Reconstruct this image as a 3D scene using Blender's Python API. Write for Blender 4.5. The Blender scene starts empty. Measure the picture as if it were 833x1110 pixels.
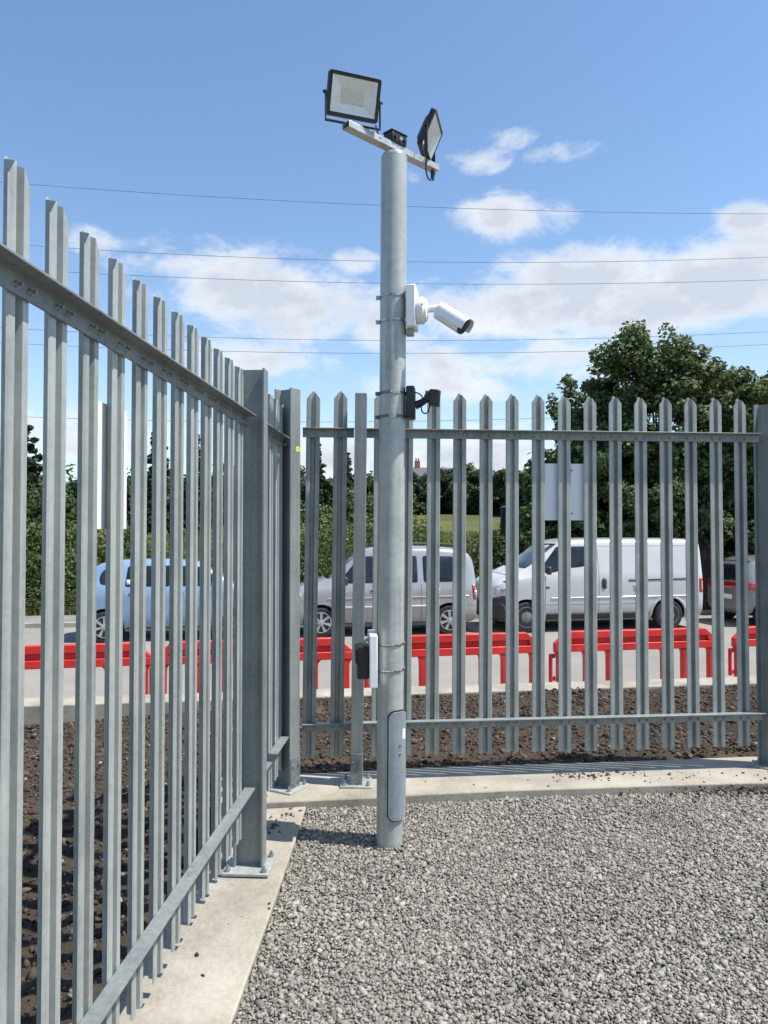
import bpy, bmesh, math, random
import numpy as np
from mathutils import Vector, Matrix
from mathutils.bvhtree import BVHTree

random.seed(7)
rng = np.random.default_rng(11)
R = math.radians
scene = bpy.context.scene
COL = scene.collection

# ------------------------------------------------------------------ camera
EYE = 1.38                      # camera height above the rear plinth (z = 0)
FPX, PCX, PCY = 830.0, 416.5, 555.0   # focal length and centre in photograph pixels
PITCH = math.atan(19 / FPX)
ROAD = -0.78                    # road level
cam_d = bpy.data.cameras.new('camera')
cam = bpy.data.objects.new('camera', cam_d)
COL.objects.link(cam)
cam.location = (0, 0, EYE)
cam.rotation_euler = (math.pi / 2 + PITCH, 0, 0)
cam_d.sensor_fit = 'VERTICAL'
cam_d.sensor_height = 36
cam_d.lens = 36 * FPX / 1110
cam_d.clip_start = 0.05
cam_d.clip_end = 3000
scene.camera = cam


def ray(px, py):
    a, b = (px - PCX) / FPX, (PCY - py) / FPX
    return Vector((a, math.cos(PITCH) - b * math.sin(PITCH), math.sin(PITCH) + b * math.cos(PITCH)))


def at(px, py, Y):
    """world point at depth Y seen at a photograph pixel"""
    r = ray(px, py)
    return Vector((0, 0, EYE)) + r * (Y / r.y)


# ------------------------------------------------------------------ objects
def tag(o, label=None, cat=None, group=None, kind=None):
    if label: o['label'] = label
    if cat: o['category'] = cat
    if group: o['group'] = group
    if kind: o['kind'] = kind
    return o


def empty(name, loc=(0, 0, 0), rz=0.0, label=None, cat=None, group=None):
    o = bpy.data.objects.new(name, None)
    COL.objects.link(o)
    o.location = loc
    o.rotation_euler = (0, 0, rz)
    o.empty_display_size = 0.1
    return tag(o, label, cat, group)


def copy_tree(o, parent=None):
    c = o.copy()
    COL.objects.link(c)
    c.parent = parent
    for ch in list(o.children):
        copy_tree(ch, c)
    return c


class MB:
    def __init__(s):
        s.v, s.f = [], []

    def add(s, vs, fs):
        n = len(s.v)
        s.v += [tuple(p) for p in vs]
        s.f += [[i + n for i in f] for f in fs]
        return s

    def box(s, c, size, M=None):
        hx, hy, hz = size[0] / 2, size[1] / 2, size[2] / 2
        vs = [Vector((x * hx, y * hy, z * hz)) for x in (-1, 1) for y in (-1, 1) for z in (-1, 1)]
        if M is not None:
            vs = [M @ p for p in vs]
        c = Vector(c)
        vs = [p + c for p in vs]
        return s.add(vs, [[0, 1, 3, 2], [4, 6, 7, 5], [0, 4, 5, 1], [2, 3, 7, 6], [0, 2, 6, 4], [1, 5, 7, 3]])

    def cyl(s, p0, p1, r0, r1=None, n=16, caps=True):
        r1 = r0 if r1 is None else r1
        p0, p1 = Vector(p0), Vector(p1)
        d = (p1 - p0).normalized()
        a = d.orthogonal().normalized()
        b = d.cross(a)
        vs = []
        for p, r in ((p0, r0), (p1, r1)):
            for k in range(n):
                t = 2 * math.pi * k / n
                vs.append(p + a * (r * math.cos(t)) + b * (r * math.sin(t)))
        fs = [[k, (k + 1) % n, n + (k + 1) % n, n + k] for k in range(n)]
        if caps:
            fs += [list(range(n))[::-1], list(range(n, 2 * n))]
        return s.add(vs, fs)

    def tube(s, pts, r, n=8):
        pts = [Vector(p) for p in pts]
        rs = r if isinstance(r, (list, tuple)) else [r] * len(pts)
        vs, prev = [], None
        for i, p in enumerate(pts):
            d = (pts[min(i + 1, len(pts) - 1)] - pts[max(i - 1, 0)]).normalized()
            if prev is None:
                a = d.orthogonal().normalized()
            else:
                a = (prev - d * prev.dot(d)).normalized()
            prev = a
            b = d.cross(a)
            for k in range(n):
                t = 2 * math.pi * k / n
                vs.append(p + a * (rs[i] * math.cos(t)) + b * (rs[i] * math.sin(t)))
        fs = []
        for i in range(len(pts) - 1):
            for k in range(n):
                fs.append([i * n + k, i * n + (k + 1) % n, (i + 1) * n + (k + 1) % n, (i + 1) * n + k])
        m = (len(pts) - 1) * n
        fs += [list(range(n))[::-1], list(range(m, m + n))]
        return s.add(vs, fs)

    def prism(s, poly, fn0, fn1):
        """closed polygon mapped by two functions to its two end faces"""
        n = len(poly)
        vs = [fn0(*p) for p in poly] + [fn1(*p) for p in poly]
        fs = [[k, (k + 1) % n, n + (k + 1) % n, n + k] for k in range(n)]
        fs += [list(range(n))[::-1], list(range(n, 2 * n))]
        return s.add(vs, fs)

    def lathe(s, prof, n=24, axis='Z', c=(0, 0, 0)):
        vs = []
        for r, h in prof:
            for k in range(n):
                t = 2 * math.pi * k / n
                x, y = r * math.cos(t), r * math.sin(t)
                p = (x, y, h) if axis == 'Z' else ((x, h, y) if axis == 'Y' else (h, x, y))
                vs.append((p[0] + c[0], p[1] + c[1], p[2] + c[2]))
        m = len(prof)
        fs = []
        for i in range(m - 1):
            for k in range(n):
                fs.append([i * n + k, i * n + (k + 1) % n, (i + 1) * n + (k + 1) % n, (i + 1) * n + k])
        fs += [list(range(n))[::-1], list(range((m - 1) * n, m * n))]
        return s.add(vs, fs)

    def build(s, name, m, parent=None, bevel=0, seg=2, smooth=True, angle=35):
        me = bpy.data.meshes.new(name)
        me.from_pydata(s.v, [], s.f)
        me.validate()
        bm = bmesh.new(); bm.from_mesh(me)
        bmesh.ops.recalc_face_normals(bm, faces=bm.faces)
        bm.to_mesh(me); bm.free()
        return link_mesh(name, me, m, parent, bevel, seg, smooth, angle)


def link_mesh(name, me, m, parent=None, bevel=0, seg=2, smooth=True, angle=35):
    me.materials.append(m)
    if smooth:
        me.polygons.foreach_set('use_smooth', [True] * len(me.polygons))
        me.set_sharp_from_angle(angle=R(angle))
    o = bpy.data.objects.new(name, me)
    COL.objects.link(o)
    if parent is not None:
        o.parent = parent
    if bevel:
        b = o.modifiers.new('bevel', 'BEVEL')
        b.width = bevel; b.segments = seg; b.limit_method = 'ANGLE'; b.angle_limit = R(40)
    return o


def np_mesh(name, verts, faces):
    verts = np.asarray(verts, dtype=np.float32)
    faces = np.asarray(faces, dtype=np.int32)
    me = bpy.data.meshes.new(name)
    me.vertices.add(len(verts)); me.vertices.foreach_set('co', verts.ravel())
    k = faces.shape[1]
    me.loops.add(faces.size); me.loops.foreach_set('vertex_index', faces.ravel())
    me.polygons.add(len(faces))
    me.polygons.foreach_set('loop_start', np.arange(0, faces.size, k, dtype=np.int32))
    me.polygons.foreach_set('loop_total', np.full(len(faces), k, dtype=np.int32))
    me.update(calc_edges=True)
    return me


# ------------------------------------------------------------------ materials
MATS = {}


class NT:
    """small helper around a node tree"""
    def __init__(s, nt):
        s.nt = nt

    def n(s, typ, **kw):
        nd = s.nt.nodes.new(typ)
        for k, v in kw.items():
            if k == 'inp':
                for kk, vv in v.items():
                    if isinstance(vv, bpy.types.NodeSocket):
                        s.nt.links.new(vv, nd.inputs[kk])
                    else:
                        nd.inputs[kk].default_value = vv
            else:
                setattr(nd, k, v)
        return nd

    def math(s, op, a, b=0.0, clamp=False):
        nd = s.n('ShaderNodeMath', operation=op, use_clamp=clamp)
        for i, x in enumerate((a, b)):
            if isinstance(x, bpy.types.NodeSocket):
                s.nt.links.new(x, nd.inputs[i])
            else:
                nd.inputs[i].default_value = x
        return nd.outputs[0]

    def ramp(s, fac, stops, interp='LINEAR'):
        nd = s.n('ShaderNodeValToRGB')
        nd.color_ramp.interpolation = interp
        el = nd.color_ramp.elements
        el[0].position, el[1].position = stops[0][0], stops[-1][0]
        for _ in range(len(stops) - 2):
            el.new(0.5)
        for e, (p, c) in zip(el, stops):
            e.position = p
            e.color = (*c, 1) if len(c) == 3 else c
        s.nt.links.new(fac, nd.inputs[0])
        return nd.outputs[0]


def g(v):
    return (v, v, v)


def new_mat(name):
    m = bpy.data.materials.new(name)
    m.use_nodes = True
    nt = m.node_tree
    for nd in list(nt.nodes):
        nt.nodes.remove(nd)
    t = NT(nt)
    out = t.n('ShaderNodeOutputMaterial')
    bs = t.n('ShaderNodeBsdfPrincipled')
    nt.links.new(bs.outputs[0], out.inputs[0])
    return m, t, bs, out


def mat(name, c0, c1=None, scale=8.0, rough=0.5, metal=0.0, bump=0.0, bscale=None, detail=5, coat=0.0, spec=0.5,
        rvar=0.0, lo=0.35, hi=0.65):
    """principled surface whose colour drifts between two tones by noise in object space"""
    m, t, bs, out = new_mat(name)
    tc = t.n('ShaderNodeTexCoord')
    nz = t.n('ShaderNodeTexNoise', inp={'Vector': tc.outputs['Object'], 'Scale': scale, 'Detail': detail})
    col = t.ramp(nz.outputs[0], [(lo, c0), (hi, c1 or c0)])
    t.nt.links.new(col, bs.inputs['Base Color'])
    bs.inputs['Metallic'].default_value = metal
    bs.inputs['Specular IOR Level'].default_value = spec
    bs.inputs['Coat Weight'].default_value = coat
    bs.inputs['Coat Roughness'].default_value = 0.05
    if rvar:
        t.nt.links.new(t.ramp(nz.outputs[0], [(lo, g(rough - rvar)), (hi, g(rough + rvar))]), bs.inputs['Roughness'])
    else:
        bs.inputs['Roughness'].default_value = rough
    if bump:
        n2 = t.n('ShaderNodeTexNoise', inp={'Vector': tc.outputs['Object'], 'Scale': bscale or scale * 3, 'Detail': 6})
        bp = t.n('ShaderNodeBump', inp={'Height': n2.outputs[0], 'Strength': bump, 'Distance': 0.01})
        t.nt.links.new(bp.outputs[0], bs.inputs['Normal'])
    return m


def galvanised(name, lo, hi, rough=0.45, metal=0.3, spangle=70.0, streak=True, stain=0.0):
    m, t, bs, out = new_mat(name)
    tc = t.n('ShaderNodeTexCoord')
    geo = t.n('ShaderNodeObjectInfo')
    off = t.n('ShaderNodeVectorMath', operation='MULTIPLY_ADD', inp={0: tc.outputs['Object'], 1: (1, 1, 1)})
    cmb = t.n('ShaderNodeCombineXYZ', inp={'X': t.math('MULTIPLY', geo.outputs['Random'], 31.0), 'Z': t.math('MULTIPLY', geo.outputs['Random'], 17.0)})
    t.nt.links.new(cmb.outputs[0], off.inputs[2])
    v = off.outputs[0]
    vo = t.n('ShaderNodeTexVoronoi', inp={'Vector': v, 'Scale': spangle})
    sep = t.n('ShaderNodeSeparateColor', inp={0: vo.outputs['Color']})
    nz = t.n('ShaderNodeTexNoise', inp={'Vector': v, 'Scale': 5.0, 'Detail': 6})
    st = t.n('ShaderNodeMapping', inp={'Vector': v, 'Scale': (40, 40, 1.2)})
    ns = t.n('ShaderNodeTexNoise', inp={'Vector': st.outputs[0], 'Scale': 1.0, 'Detail': 4})
    a = t.math('MULTIPLY_ADD', sep.outputs[0], 0.10)
    a.node.inputs[2].default_value = 0.0
    b = t.math('ADD', a, t.math('MULTIPLY', nz.outputs[0], 0.55))
    c = t.math('ADD', b, t.math('MULTIPLY', ns.outputs[0], 0.5 if streak else 0.15))
    c = t.math('ADD', c, t.math('MULTIPLY', t.math('SUBTRACT', geo.outputs['Random'], 0.5), 0.13))
    col = t.ramp(c, [(0.32, lo), (0.72, hi)])
    if stain:
        n3 = t.n('ShaderNodeTexNoise', inp={'Vector': v, 'Scale': 3.3, 'Detail': 5})
        f = t.ramp(n3.outputs[0], [(0.66, g(0)), (0.76, g(stain))])
        mx = t.n('ShaderNodeMix', data_type='RGBA')
        t.nt.links.new(f, mx.inputs[0]); t.nt.links.new(col, mx.inputs[6])
        mx.inputs[7].default_value = (0.20, 0.13, 0.08, 1)
        col = mx.outputs[2]
    t.nt.links.new(col, bs.inputs['Base Color'])
    bs.inputs['Metallic'].default_value = metal
    t.nt.links.new(t.ramp(c, [(0.3, g(rough + 0.1)), (0.7, g(rough - 0.06))]), bs.inputs['Roughness'])
    bp = t.n('ShaderNodeBump', inp={'Height': nz.outputs[0], 'Strength': 0.12, 'Distance': 0.004})
    t.nt.links.new(bp.outputs[0], bs.inputs['Normal'])
    return m


def island_mat(name, stops, rough=0.85, trans=0.0, tcol=None, noise=0.0, spec=0.3):
    """colour picked per loose piece (a stone, a leaf)"""
    m, t, bs, out = new_mat(name)
    geo = t.n('ShaderNodeNewGeometry')
    fac = geo.outputs['Random Per Island']
    if noise:
        tc = t.n('ShaderNodeTexCoord')
        nz = t.n('ShaderNodeTexNoise', inp={'Vector': tc.outputs['Object'], 'Scale': noise, 'Detail': 3})
        fac = t.math('ADD', t.math('MULTIPLY', fac, 0.6), t.math('MULTIPLY', nz.outputs[0], 0.4))
    col = t.ramp(fac, stops)
    if trans:
        oi = t.n('ShaderNodeObjectInfo')
        mr = t.n('ShaderNodeMapRange', inp={'Value': oi.outputs['Random'], 'To Min': 0.78, 'To Max': 1.35})
        mh = t.n('ShaderNodeMapRange', inp={'Value': oi.outputs['Random'], 'To Min': 0.515, 'To Max': 0.485})
        hv = t.n('ShaderNodeHueSaturation', inp={'Color': col, 'Value': mr.outputs[0], 'Hue': mh.outputs[0]})
        col = hv.outputs[0]
    t.nt.links.new(col, bs.inputs['Base Color'])
    bs.inputs['Roughness'].default_value = rough
    bs.inputs['Specular IOR Level'].default_value = spec
    if trans:
        tr = t.n('ShaderNodeBsdfTranslucent')
        hs = t.n('ShaderNodeHueSaturation', inp={'Color': col, 'Hue': 0.48, 'Saturation': 1.1, 'Value': 1.5})
        t.nt.links.new(hs.outputs[0], tr.inputs[0])
        mx = t.n('ShaderNodeMixShader', inp={0: trans})
        t.nt.links.new(bs.outputs[0], mx.inputs[1]); t.nt.links.new(tr.outputs[0], mx.inputs[2])
        t.nt.links.new(mx.outputs[0], out.inputs[0])
    return m


M = {}
M['galv'] = galvanised('galvanised steel', (0.215, 0.235, 0.224), (0.41, 0.432, 0.405), metal=0.18)
M['galv_shaded'] = galvanised('shaded galvanised steel', (0.14, 0.157, 0.157), (0.27, 0.295, 0.285), metal=0.18)  # darker copy of the steel: shade on posts and rails put into the colour
M['galv_pole'] = galvanised('galvanised pole', (0.205, 0.225, 0.214), (0.44, 0.46, 0.435), metal=0.18, rough=0.42, spangle=45, stain=0.55)
M['galv_stub'] = galvanised('mottled stub', (0.12, 0.14, 0.15), (0.40, 0.43, 0.44), spangle=60, streak=False)
M['hatch'] = galvanised('hatch', (0.17, 0.20, 0.22), (0.32, 0.36, 0.38), metal=0.2, spangle=60)
M['bolt'] = mat('bolt steel', g(0.22), (0.42, 0.42, 0.40), 60, 0.4, 0.7)
M['steel_band'] = mat('steel band', g(0.25), g(0.5), 40, 0.3, 0.9)
M['chain'] = mat('braided band', g(0.10), g(0.34), 220, 0.4, 0.7, bump=0.6, bscale=400)
M['alu'] = mat('zinc bar', (0.40, 0.41, 0.40), (0.55, 0.56, 0.55), 25, 0.4, 0.4)
M['black'] = mat('black powder coat', g(0.012), g(0.03), 30, 0.45, bump=0.05)
M['black_plastic'] = mat('black plastic', g(0.010), g(0.022), 20, 0.38)
M['rubber'] = mat('rubber', g(0.012), g(0.03), 14, 0.75)
M['white_plastic'] = mat('white plastic', (0.74, 0.75, 0.76), (0.84, 0.84, 0.84), 9, 0.32)
M['white_sign'] = mat('white plate', (0.78, 0.80, 0.83), (0.86, 0.87, 0.88), 4, 0.4)
M['grey_plastic'] = mat('grey plastic', g(0.30), g(0.36), 12, 0.4)
M['reflector'] = mat('lamp reflector', (0.72, 0.73, 0.73), (0.80, 0.81, 0.81), 20, 0.4, 0.0)
M['led'] = mat('led tile', (0.62, 0.56, 0.50), (0.72, 0.66, 0.58), 120, 0.5)
M['lens'] = mat('dark lens', g(0.004), g(0.008), 5, 0.05, coat=1.0)
M['sticker'] = mat('fluorescent sticker', (0.55, 0.80, 0.02), (0.62, 0.88, 0.03), 60, 0.5)
M['ink'] = mat('ink', g(0.02), g(0.03), 30, 0.6)
M['paper'] = mat('paper', g(0.75), g(0.82), 30, 0.6)
def scuffed_red():
    m, t, bs, out = new_mat('red plastic')
    tc = t.n('ShaderNodeTexCoord'); oi = t.n('ShaderNodeObjectInfo')
    v = tc.outputs['Object']
    n1 = t.n('ShaderNodeTexNoise', noise_dimensions='4D', inp={'Vector': v, 'W': t.math('MULTIPLY', oi.outputs['Random'], 40.0), 'Scale': 2.4, 'Detail': 5})
    n2 = t.n('ShaderNodeTexNoise', noise_dimensions='4D', inp={'Vector': v, 'W': t.math('MULTIPLY', oi.outputs['Random'], 70.0), 'Scale': 14.0, 'Detail': 8, 'Roughness': 0.75})
    col = t.ramp(n1.outputs[0], [(0.35, (0.58, 0.020, 0.018)), (0.65, (0.78, 0.04, 0.026))])
    f = t.ramp(n2.outputs[0], [(0.60, g(0)), (0.72, g(0.45))])
    mx = t.n('ShaderNodeMix', data_type='RGBA')
    t.nt.links.new(f, mx.inputs[0]); t.nt.links.new(col, mx.inputs[6]); mx.inputs[7].default_value = (0.42, 0.20, 0.16, 1)
    t.nt.links.new(mx.outputs[2], bs.inputs['Base Color'])
    t.nt.links.new(t.ramp(n2.outputs[0], [(0.3, g(0.35)), (0.7, g(0.65))]), bs.inputs['Roughness'])
    return m


M['red_plastic'] = scuffed_red()
M['cable'] = mat('cable', g(0.16), g(0.2), 3, 0.6)
M['white_paint'] = mat('white paint', (0.50, 0.505, 0.50), (0.56, 0.56, 0.545), 1.3, 0.22, coat=0.8)
M['silver_paint'] = mat('silver paint', (0.38, 0.38, 0.375), (0.44, 0.44, 0.43), 1.5, 0.3, 0.4, coat=0.8)
M['blue_paint'] = mat('pale blue paint', (0.25, 0.38, 0.58), (0.30, 0.43, 0.62), 1.5, 0.3, 0.3, coat=0.8)
M['grey_paint'] = mat('grey silver paint', (0.22, 0.22, 0.22), (0.28, 0.28, 0.275), 1.5, 0.3, 0.35, coat=0.8)
M['glass'] = mat('car glass', (0.010, 0.013, 0.016), (0.022, 0.026, 0.03), 2, 0.04, spec=0.6)
M['headlamp'] = mat('headlamp', g(0.45), g(0.65), 14, 0.08, 0.3, coat=1.0)
M['taillamp'] = mat('tail lamp', (0.35, 0.008, 0.012), (0.5, 0.012, 0.016), 14, 0.12, coat=1.0)
M['trim'] = mat('dark trim', g(0.022), g(0.042), 18, 0.6)
M['rim'] = mat('wheel alloy', g(0.42), g(0.58), 8, 0.32, 0.6)
M['bark'] = mat('bark', (0.05, 0.037, 0.026), (0.13, 0.10, 0.075), 9, 0.9, bump=0.7)
M['brick'] = mat('brick', (0.24, 0.10, 0.06), (0.34, 0.15, 0.10), 5, 0.9, bump=0.2)
M['roof_tile'] = mat('clay tiles', (0.20, 0.09, 0.065), (0.28, 0.13, 0.10), 7, 0.85, bump=0.3)
M['slate'] = mat('slate', (0.07, 0.07, 0.075), (0.12, 0.12, 0.125), 7, 0.8, bump=0.3)
M['tarp'] = mat('blue sheet', (0.015, 0.20, 0.78), (0.03, 0.27, 0.85), 3, 0.35)
M['wood_dark'] = mat('dark timber', (0.025, 0.022, 0.02), (0.05, 0.045, 0.04), 9, 0.85)


def concrete():
    m, t, bs, out = new_mat('concrete')
    tc = t.n('ShaderNodeTexCoord')
    v = tc.outputs['Object']
    n1 = t.n('ShaderNodeTexNoise', inp={'Vector': v, 'Scale': 2.2, 'Detail': 7, 'Roughness': 0.65})
    n2 = t.n('ShaderNodeTexNoise', inp={'Vector': v, 'Scale': 70.0, 'Detail': 4})
    f = t.math('ADD', t.math('MULTIPLY', n1.outputs[0], 0.75), t.math('MULTIPLY', n2.outputs[0], 0.25))
    col = t.ramp(f, [(0.36, (0.225, 0.203, 0.160)), (0.50, (0.325, 0.298, 0.242)), (0.64, (0.41, 0.38, 0.315))])
    n3 = t.n('ShaderNodeTexNoise', inp={'Vector': v, 'Scale': 5.0, 'Detail': 8, 'Roughness': 0.75})
    st = t.ramp(n3.outputs[0], [(0.55, g(0)), (0.70, g(0.55))])
    mx = t.n('ShaderNodeMix', data_type='RGBA')
    t.nt.links.new(st, mx.inputs[0]); t.nt.links.new(col, mx.inputs[6]); mx.inputs[7].default_value = (0.22, 0.175, 0.12, 1)
    t.nt.links.new(mx.outputs[2], bs.inputs['Base Color'])
    bs.inputs['Roughness'].default_value = 0.9
    bs.inputs['Specular IOR Level'].default_value = 0.2
    bp = t.n('ShaderNodeBump', inp={'Height': f, 'Strength': 0.35, 'Distance': 0.008})
    t.nt.links.new(bp.outputs[0], bs.inputs['Normal'])
    return m


def speckled(name, stops, scale, big, bump=0.4, rough=0.95):
    m, t, bs, out = new_mat(name)
    tc = t.n('ShaderNodeTexCoord')
    v = tc.outputs['Object']
    n1 = t.n('ShaderNodeTexNoise', inp={'Vector': v, 'Scale': scale, 'Detail': 6, 'Roughness': 0.7})
    n2 = t.n('ShaderNodeTexNoise', inp={'Vector': v, 'Scale': big, 'Detail': 5})
    f = t.math('ADD', t.math('MULTIPLY', n1.outputs[0], 0.5), t.math('MULTIPLY', n2.outputs[0], 0.5))
    t.nt.links.new(t.ramp(f, stops), bs.inputs['Base Color'])
    bs.inputs['Roughness'].default_value = rough
    bs.inputs['Specular IOR Level'].default_value = 0.2
    bp = t.n('ShaderNodeBump', inp={'Height': n1.outputs[0], 'Strength': bump, 'Distance': 0.02})
    t.nt.links.new(bp.outputs[0], bs.inputs['Normal'])
    return m


M['concrete'] = concrete()
M['road'] = speckled('worn asphalt', [(0.35, (0.21, 0.195, 0.172)), (0.65, (0.285, 0.265, 0.238))], 120, 0.8, 0.2)
M['pavement'] = speckled('pavement', [(0.35, (0.15, 0.145, 0.135)), (0.65, (0.25, 0.24, 0.22))], 60, 1.2, 0.2)
M['soil'] = speckled('soil', [(0.33, (0.036, 0.026, 0.018)), (0.55, (0.075, 0.056, 0.040)), (0.68, (0.135, 0.105, 0.078))], 40, 2.0, 0.9)
M['gravel_bed'] = speckled('gravel bed', [(0.35, (0.17, 0.157, 0.133)), (0.5, (0.25, 0.232, 0.20)), (0.65, (0.34, 0.318, 0.275))], 75, 2.0, 1.0)
M['meadow'] = speckled('meadow', [(0.34, (0.045, 0.058, 0.016)), (0.5, (0.09, 0.098, 0.03)), (0.66, (0.145, 0.135, 0.052))], 1.6, 0.12, 0.6)
M['stone'] = island_mat('gravel stones', [(0.12, (0.105, 0.098, 0.084)), (0.32, (0.20, 0.187, 0.161)), (0.6, (0.272, 0.255, 0.22)), (0.78, (0.33, 0.31, 0.268)), (0.88, (0.46, 0.435, 0.38))], 0.85, noise=1.3)
M['clod'] = island_mat('soil clods', [(0.0, (0.026, 0.019, 0.013)), (0.55, (0.068, 0.050, 0.036)), (0.96, (0.115, 0.088, 0.066)), (1.0, (0.30, 0.27, 0.23))], 0.95)
M['maple_leaf'] = island_mat('maple leaf', [(0.1, (0.032, 0.056, 0.021)), (0.5, (0.062, 0.097, 0.034)), (0.9, (0.11, 0.146, 0.053))], 0.6, 0.25, noise=0.9)
M['hedge_leaf'] = island_mat('hedge leaf', [(0.1, (0.034, 0.062, 0.018)), (0.5, (0.075, 0.115, 0.032)), (0.9, (0.13, 0.165, 0.055))], 0.55, 0.25, noise=0.8)
M['bramble_leaf'] = island_mat('bramble leaf', [(0.1, (0.04, 0.055, 0.018)), (0.5, (0.08, 0.10, 0.034)), (0.9, (0.125, 0.14, 0.055)), (1.0, (0.36, 0.36, 0.3))], 0.55, 0.22, noise=0.8)
M['far_leaf'] = island_mat('far leaf', [(0.1, (0.026, 0.045, 0.018)), (0.5, (0.048, 0.072, 0.026)), (0.9, (0.078, 0.10, 0.036))], 0.6, 0.2, noise=0.5)
M['needle'] = island_mat('conifer needles', [(0.1, (0.02, 0.034, 0.018)), (0.9, (0.052, 0.072, 0.032))], 0.6, 0.1, noise=0.7)
M['grass'] = island_mat('grass blades', [(0.0, (0.07, 0.10, 0.02)), (0.6, (0.12, 0.15, 0.035)), (1.0, (0.22, 0.21, 0.08))], 0.6, 0.25)


def road_dirt(m, amount=0.5):
    """grey brown road film thrown up over the lower body of a vehicle"""
    nt = m.node_tree; t = NT(nt)
    bs = [n for n in nt.nodes if n.type == 'BSDF_PRINCIPLED'][0]
    src = bs.inputs['Base Color'].links[0].from_socket
    tc = t.n('ShaderNodeTexCoord'); sp_ = t.n('ShaderNodeSeparateXYZ', inp={0: tc.outputs['Object']})
    nz = t.n('ShaderNodeTexNoise', inp={'Vector': tc.outputs['Object'], 'Scale': 5.0, 'Detail': 8, 'Roughness': 0.7})
    h = t.math('ADD', sp_.outputs['Z'], t.math('MULTIPLY', nz.outputs[0], 0.5))
    f = t.ramp(h, [(0.42, g(amount)), (0.82, g(0.03))])
    mx = t.n('ShaderNodeMix', data_type='RGBA')
    nt.links.new(f, mx.inputs[0]); nt.links.new(src, mx.inputs[6]); mx.inputs[7].default_value = (0.17, 0.155, 0.135, 1)
    nt.links.new(mx.outputs[2], bs.inputs['Base Color'])
    nt.links.new(t.ramp(h, [(0.45, g(0.7)), (0.95, g(0.25))]), bs.inputs['Roughness'])
    nt.links.new(t.ramp(h, [(0.45, g(0.05)), (0.95, g(0.7))]), bs.inputs['Coat Weight'])


for k_ in ('white_paint', 'silver_paint', 'blue_paint', 'grey_paint'):
    road_dirt(M[k_])

# ------------------------------------------------------------------ numeric noise
_lat = rng.random((64, 64))


def vnoise(x, y):
    xi, yi = np.floor(x).astype(int), np.floor(y).astype(int)
    fx, fy = x - xi, y - yi
    fx, fy = fx * fx * (3 - 2 * fx), fy * fy * (3 - 2 * fy)
    L = lambda a, b: _lat[a % 64, b % 64]
    return (L(xi, yi) * (1 - fx) + L(xi + 1, yi) * fx) * (1 - fy) + (L(xi, yi + 1) * (1 - fx) + L(xi + 1, yi + 1) * fx) * fy


def fbm(x, y, octv=4):
    s, a, t = 0, 1.0, 0
    for k in range(octv):
        s = s + a * vnoise(x * 2 ** k + 13.7 * k, y * 2 ** k + 7.1 * k)
        t += a
        a *= 0.55
    return s / t


# ------------------------------------------------------------------ road frame
ROT_ROAD = math.atan(0.17)
RD = Vector((math.cos(ROT_ROAD), math.sin(ROT_ROAD), 0))      # along the road, to the right
RN = Vector((-math.sin(ROT_ROAD), math.cos(ROT_ROAD), 0))     # across it, away from the yard


def rp(x, v, z=0.0):
    """point on the road: world X of the parking line, v metres beyond that line"""
    p = Vector((x, 15.5 + 0.17 * x, 0)) + RN * v
    p.z = z
    return p


# ------------------------------------------------------------------ setting: ground sheets
def sheet(name, poly, z, m, kind='structure'):
    mb = MB().add([(x, y, z) for x, y in poly], [list(range(len(poly)))])
    return tag(mb.build(name, m, smooth=False), kind=kind)


def terrain_z(x, y):
    v = (y - (15.5 + 0.17 * x)) * math.cos(ROT_ROAD)
    r = np.clip((v - 6.0) / 70.0, 0, 1)
    return ROAD - 0.03 + 4.6 * (r ** 1.1) + np.clip((v - 75) / 800, 0, 1) * 9 + np.where(v > 6, 0.35 * (fbm(x * 0.08 + 50, y * 0.08 + 50, 3) - 0.5), 0)


gx = np.concatenate([np.arange(-1500, -100, 100), np.arange(-100, 100, 4), np.arange(100, 1501, 100)]).astype(float)
gy = np.concatenate([np.arange(-900, -20, 80), np.arange(-20, 130, 2.5), np.arange(130, 1800, 90)]).astype(float)
GX, GY = np.meshgrid(gx, gy)
GZ = terrain_z(GX, GY)
nx, ny = len(gx), len(gy)
idx = np.arange(nx * ny).reshape(ny, nx)
fc = np.stack([idx[:-1, :-1], idx[:-1, 1:], idx[1:, 1:], idx[1:, :-1]], -1).reshape(-1, 4)
tag(link_mesh('ground', np_mesh('ground', np.stack([GX, GY, GZ], -1).reshape(-1, 3), fc), M['meadow'], angle=180), kind='structure')

# road and the far footway
a, b, c, d = rp(-70, -13), rp(70, -13), rp(70, 2.6), rp(-70, 2.6)
sheet('road', [(p.x, p.y) for p in (a, b, c, d)], ROAD, M['road'])
mb = MB()
A, B = rp(-70, 2.66, ROAD + 0.045), rp(70, 2.66, ROAD + 0.045)
mb.box((A + B) / 2, ((B - A).length, 0.12, 0.13), Matrix.Rotation(ROT_ROAD, 3, 'Z'))
tag(mb.build('kerb', M['concrete'], bevel=0.015), kind='structure')
a, b, c, d = rp(-70, 2.72), rp(70, 2.72), rp(70, 4.3), rp(-70, 4.3)
sheet('pavement', [(p.x, p.y) for p in (a, b, c, d)], ROAD + 0.09, M['pavement'])

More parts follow.
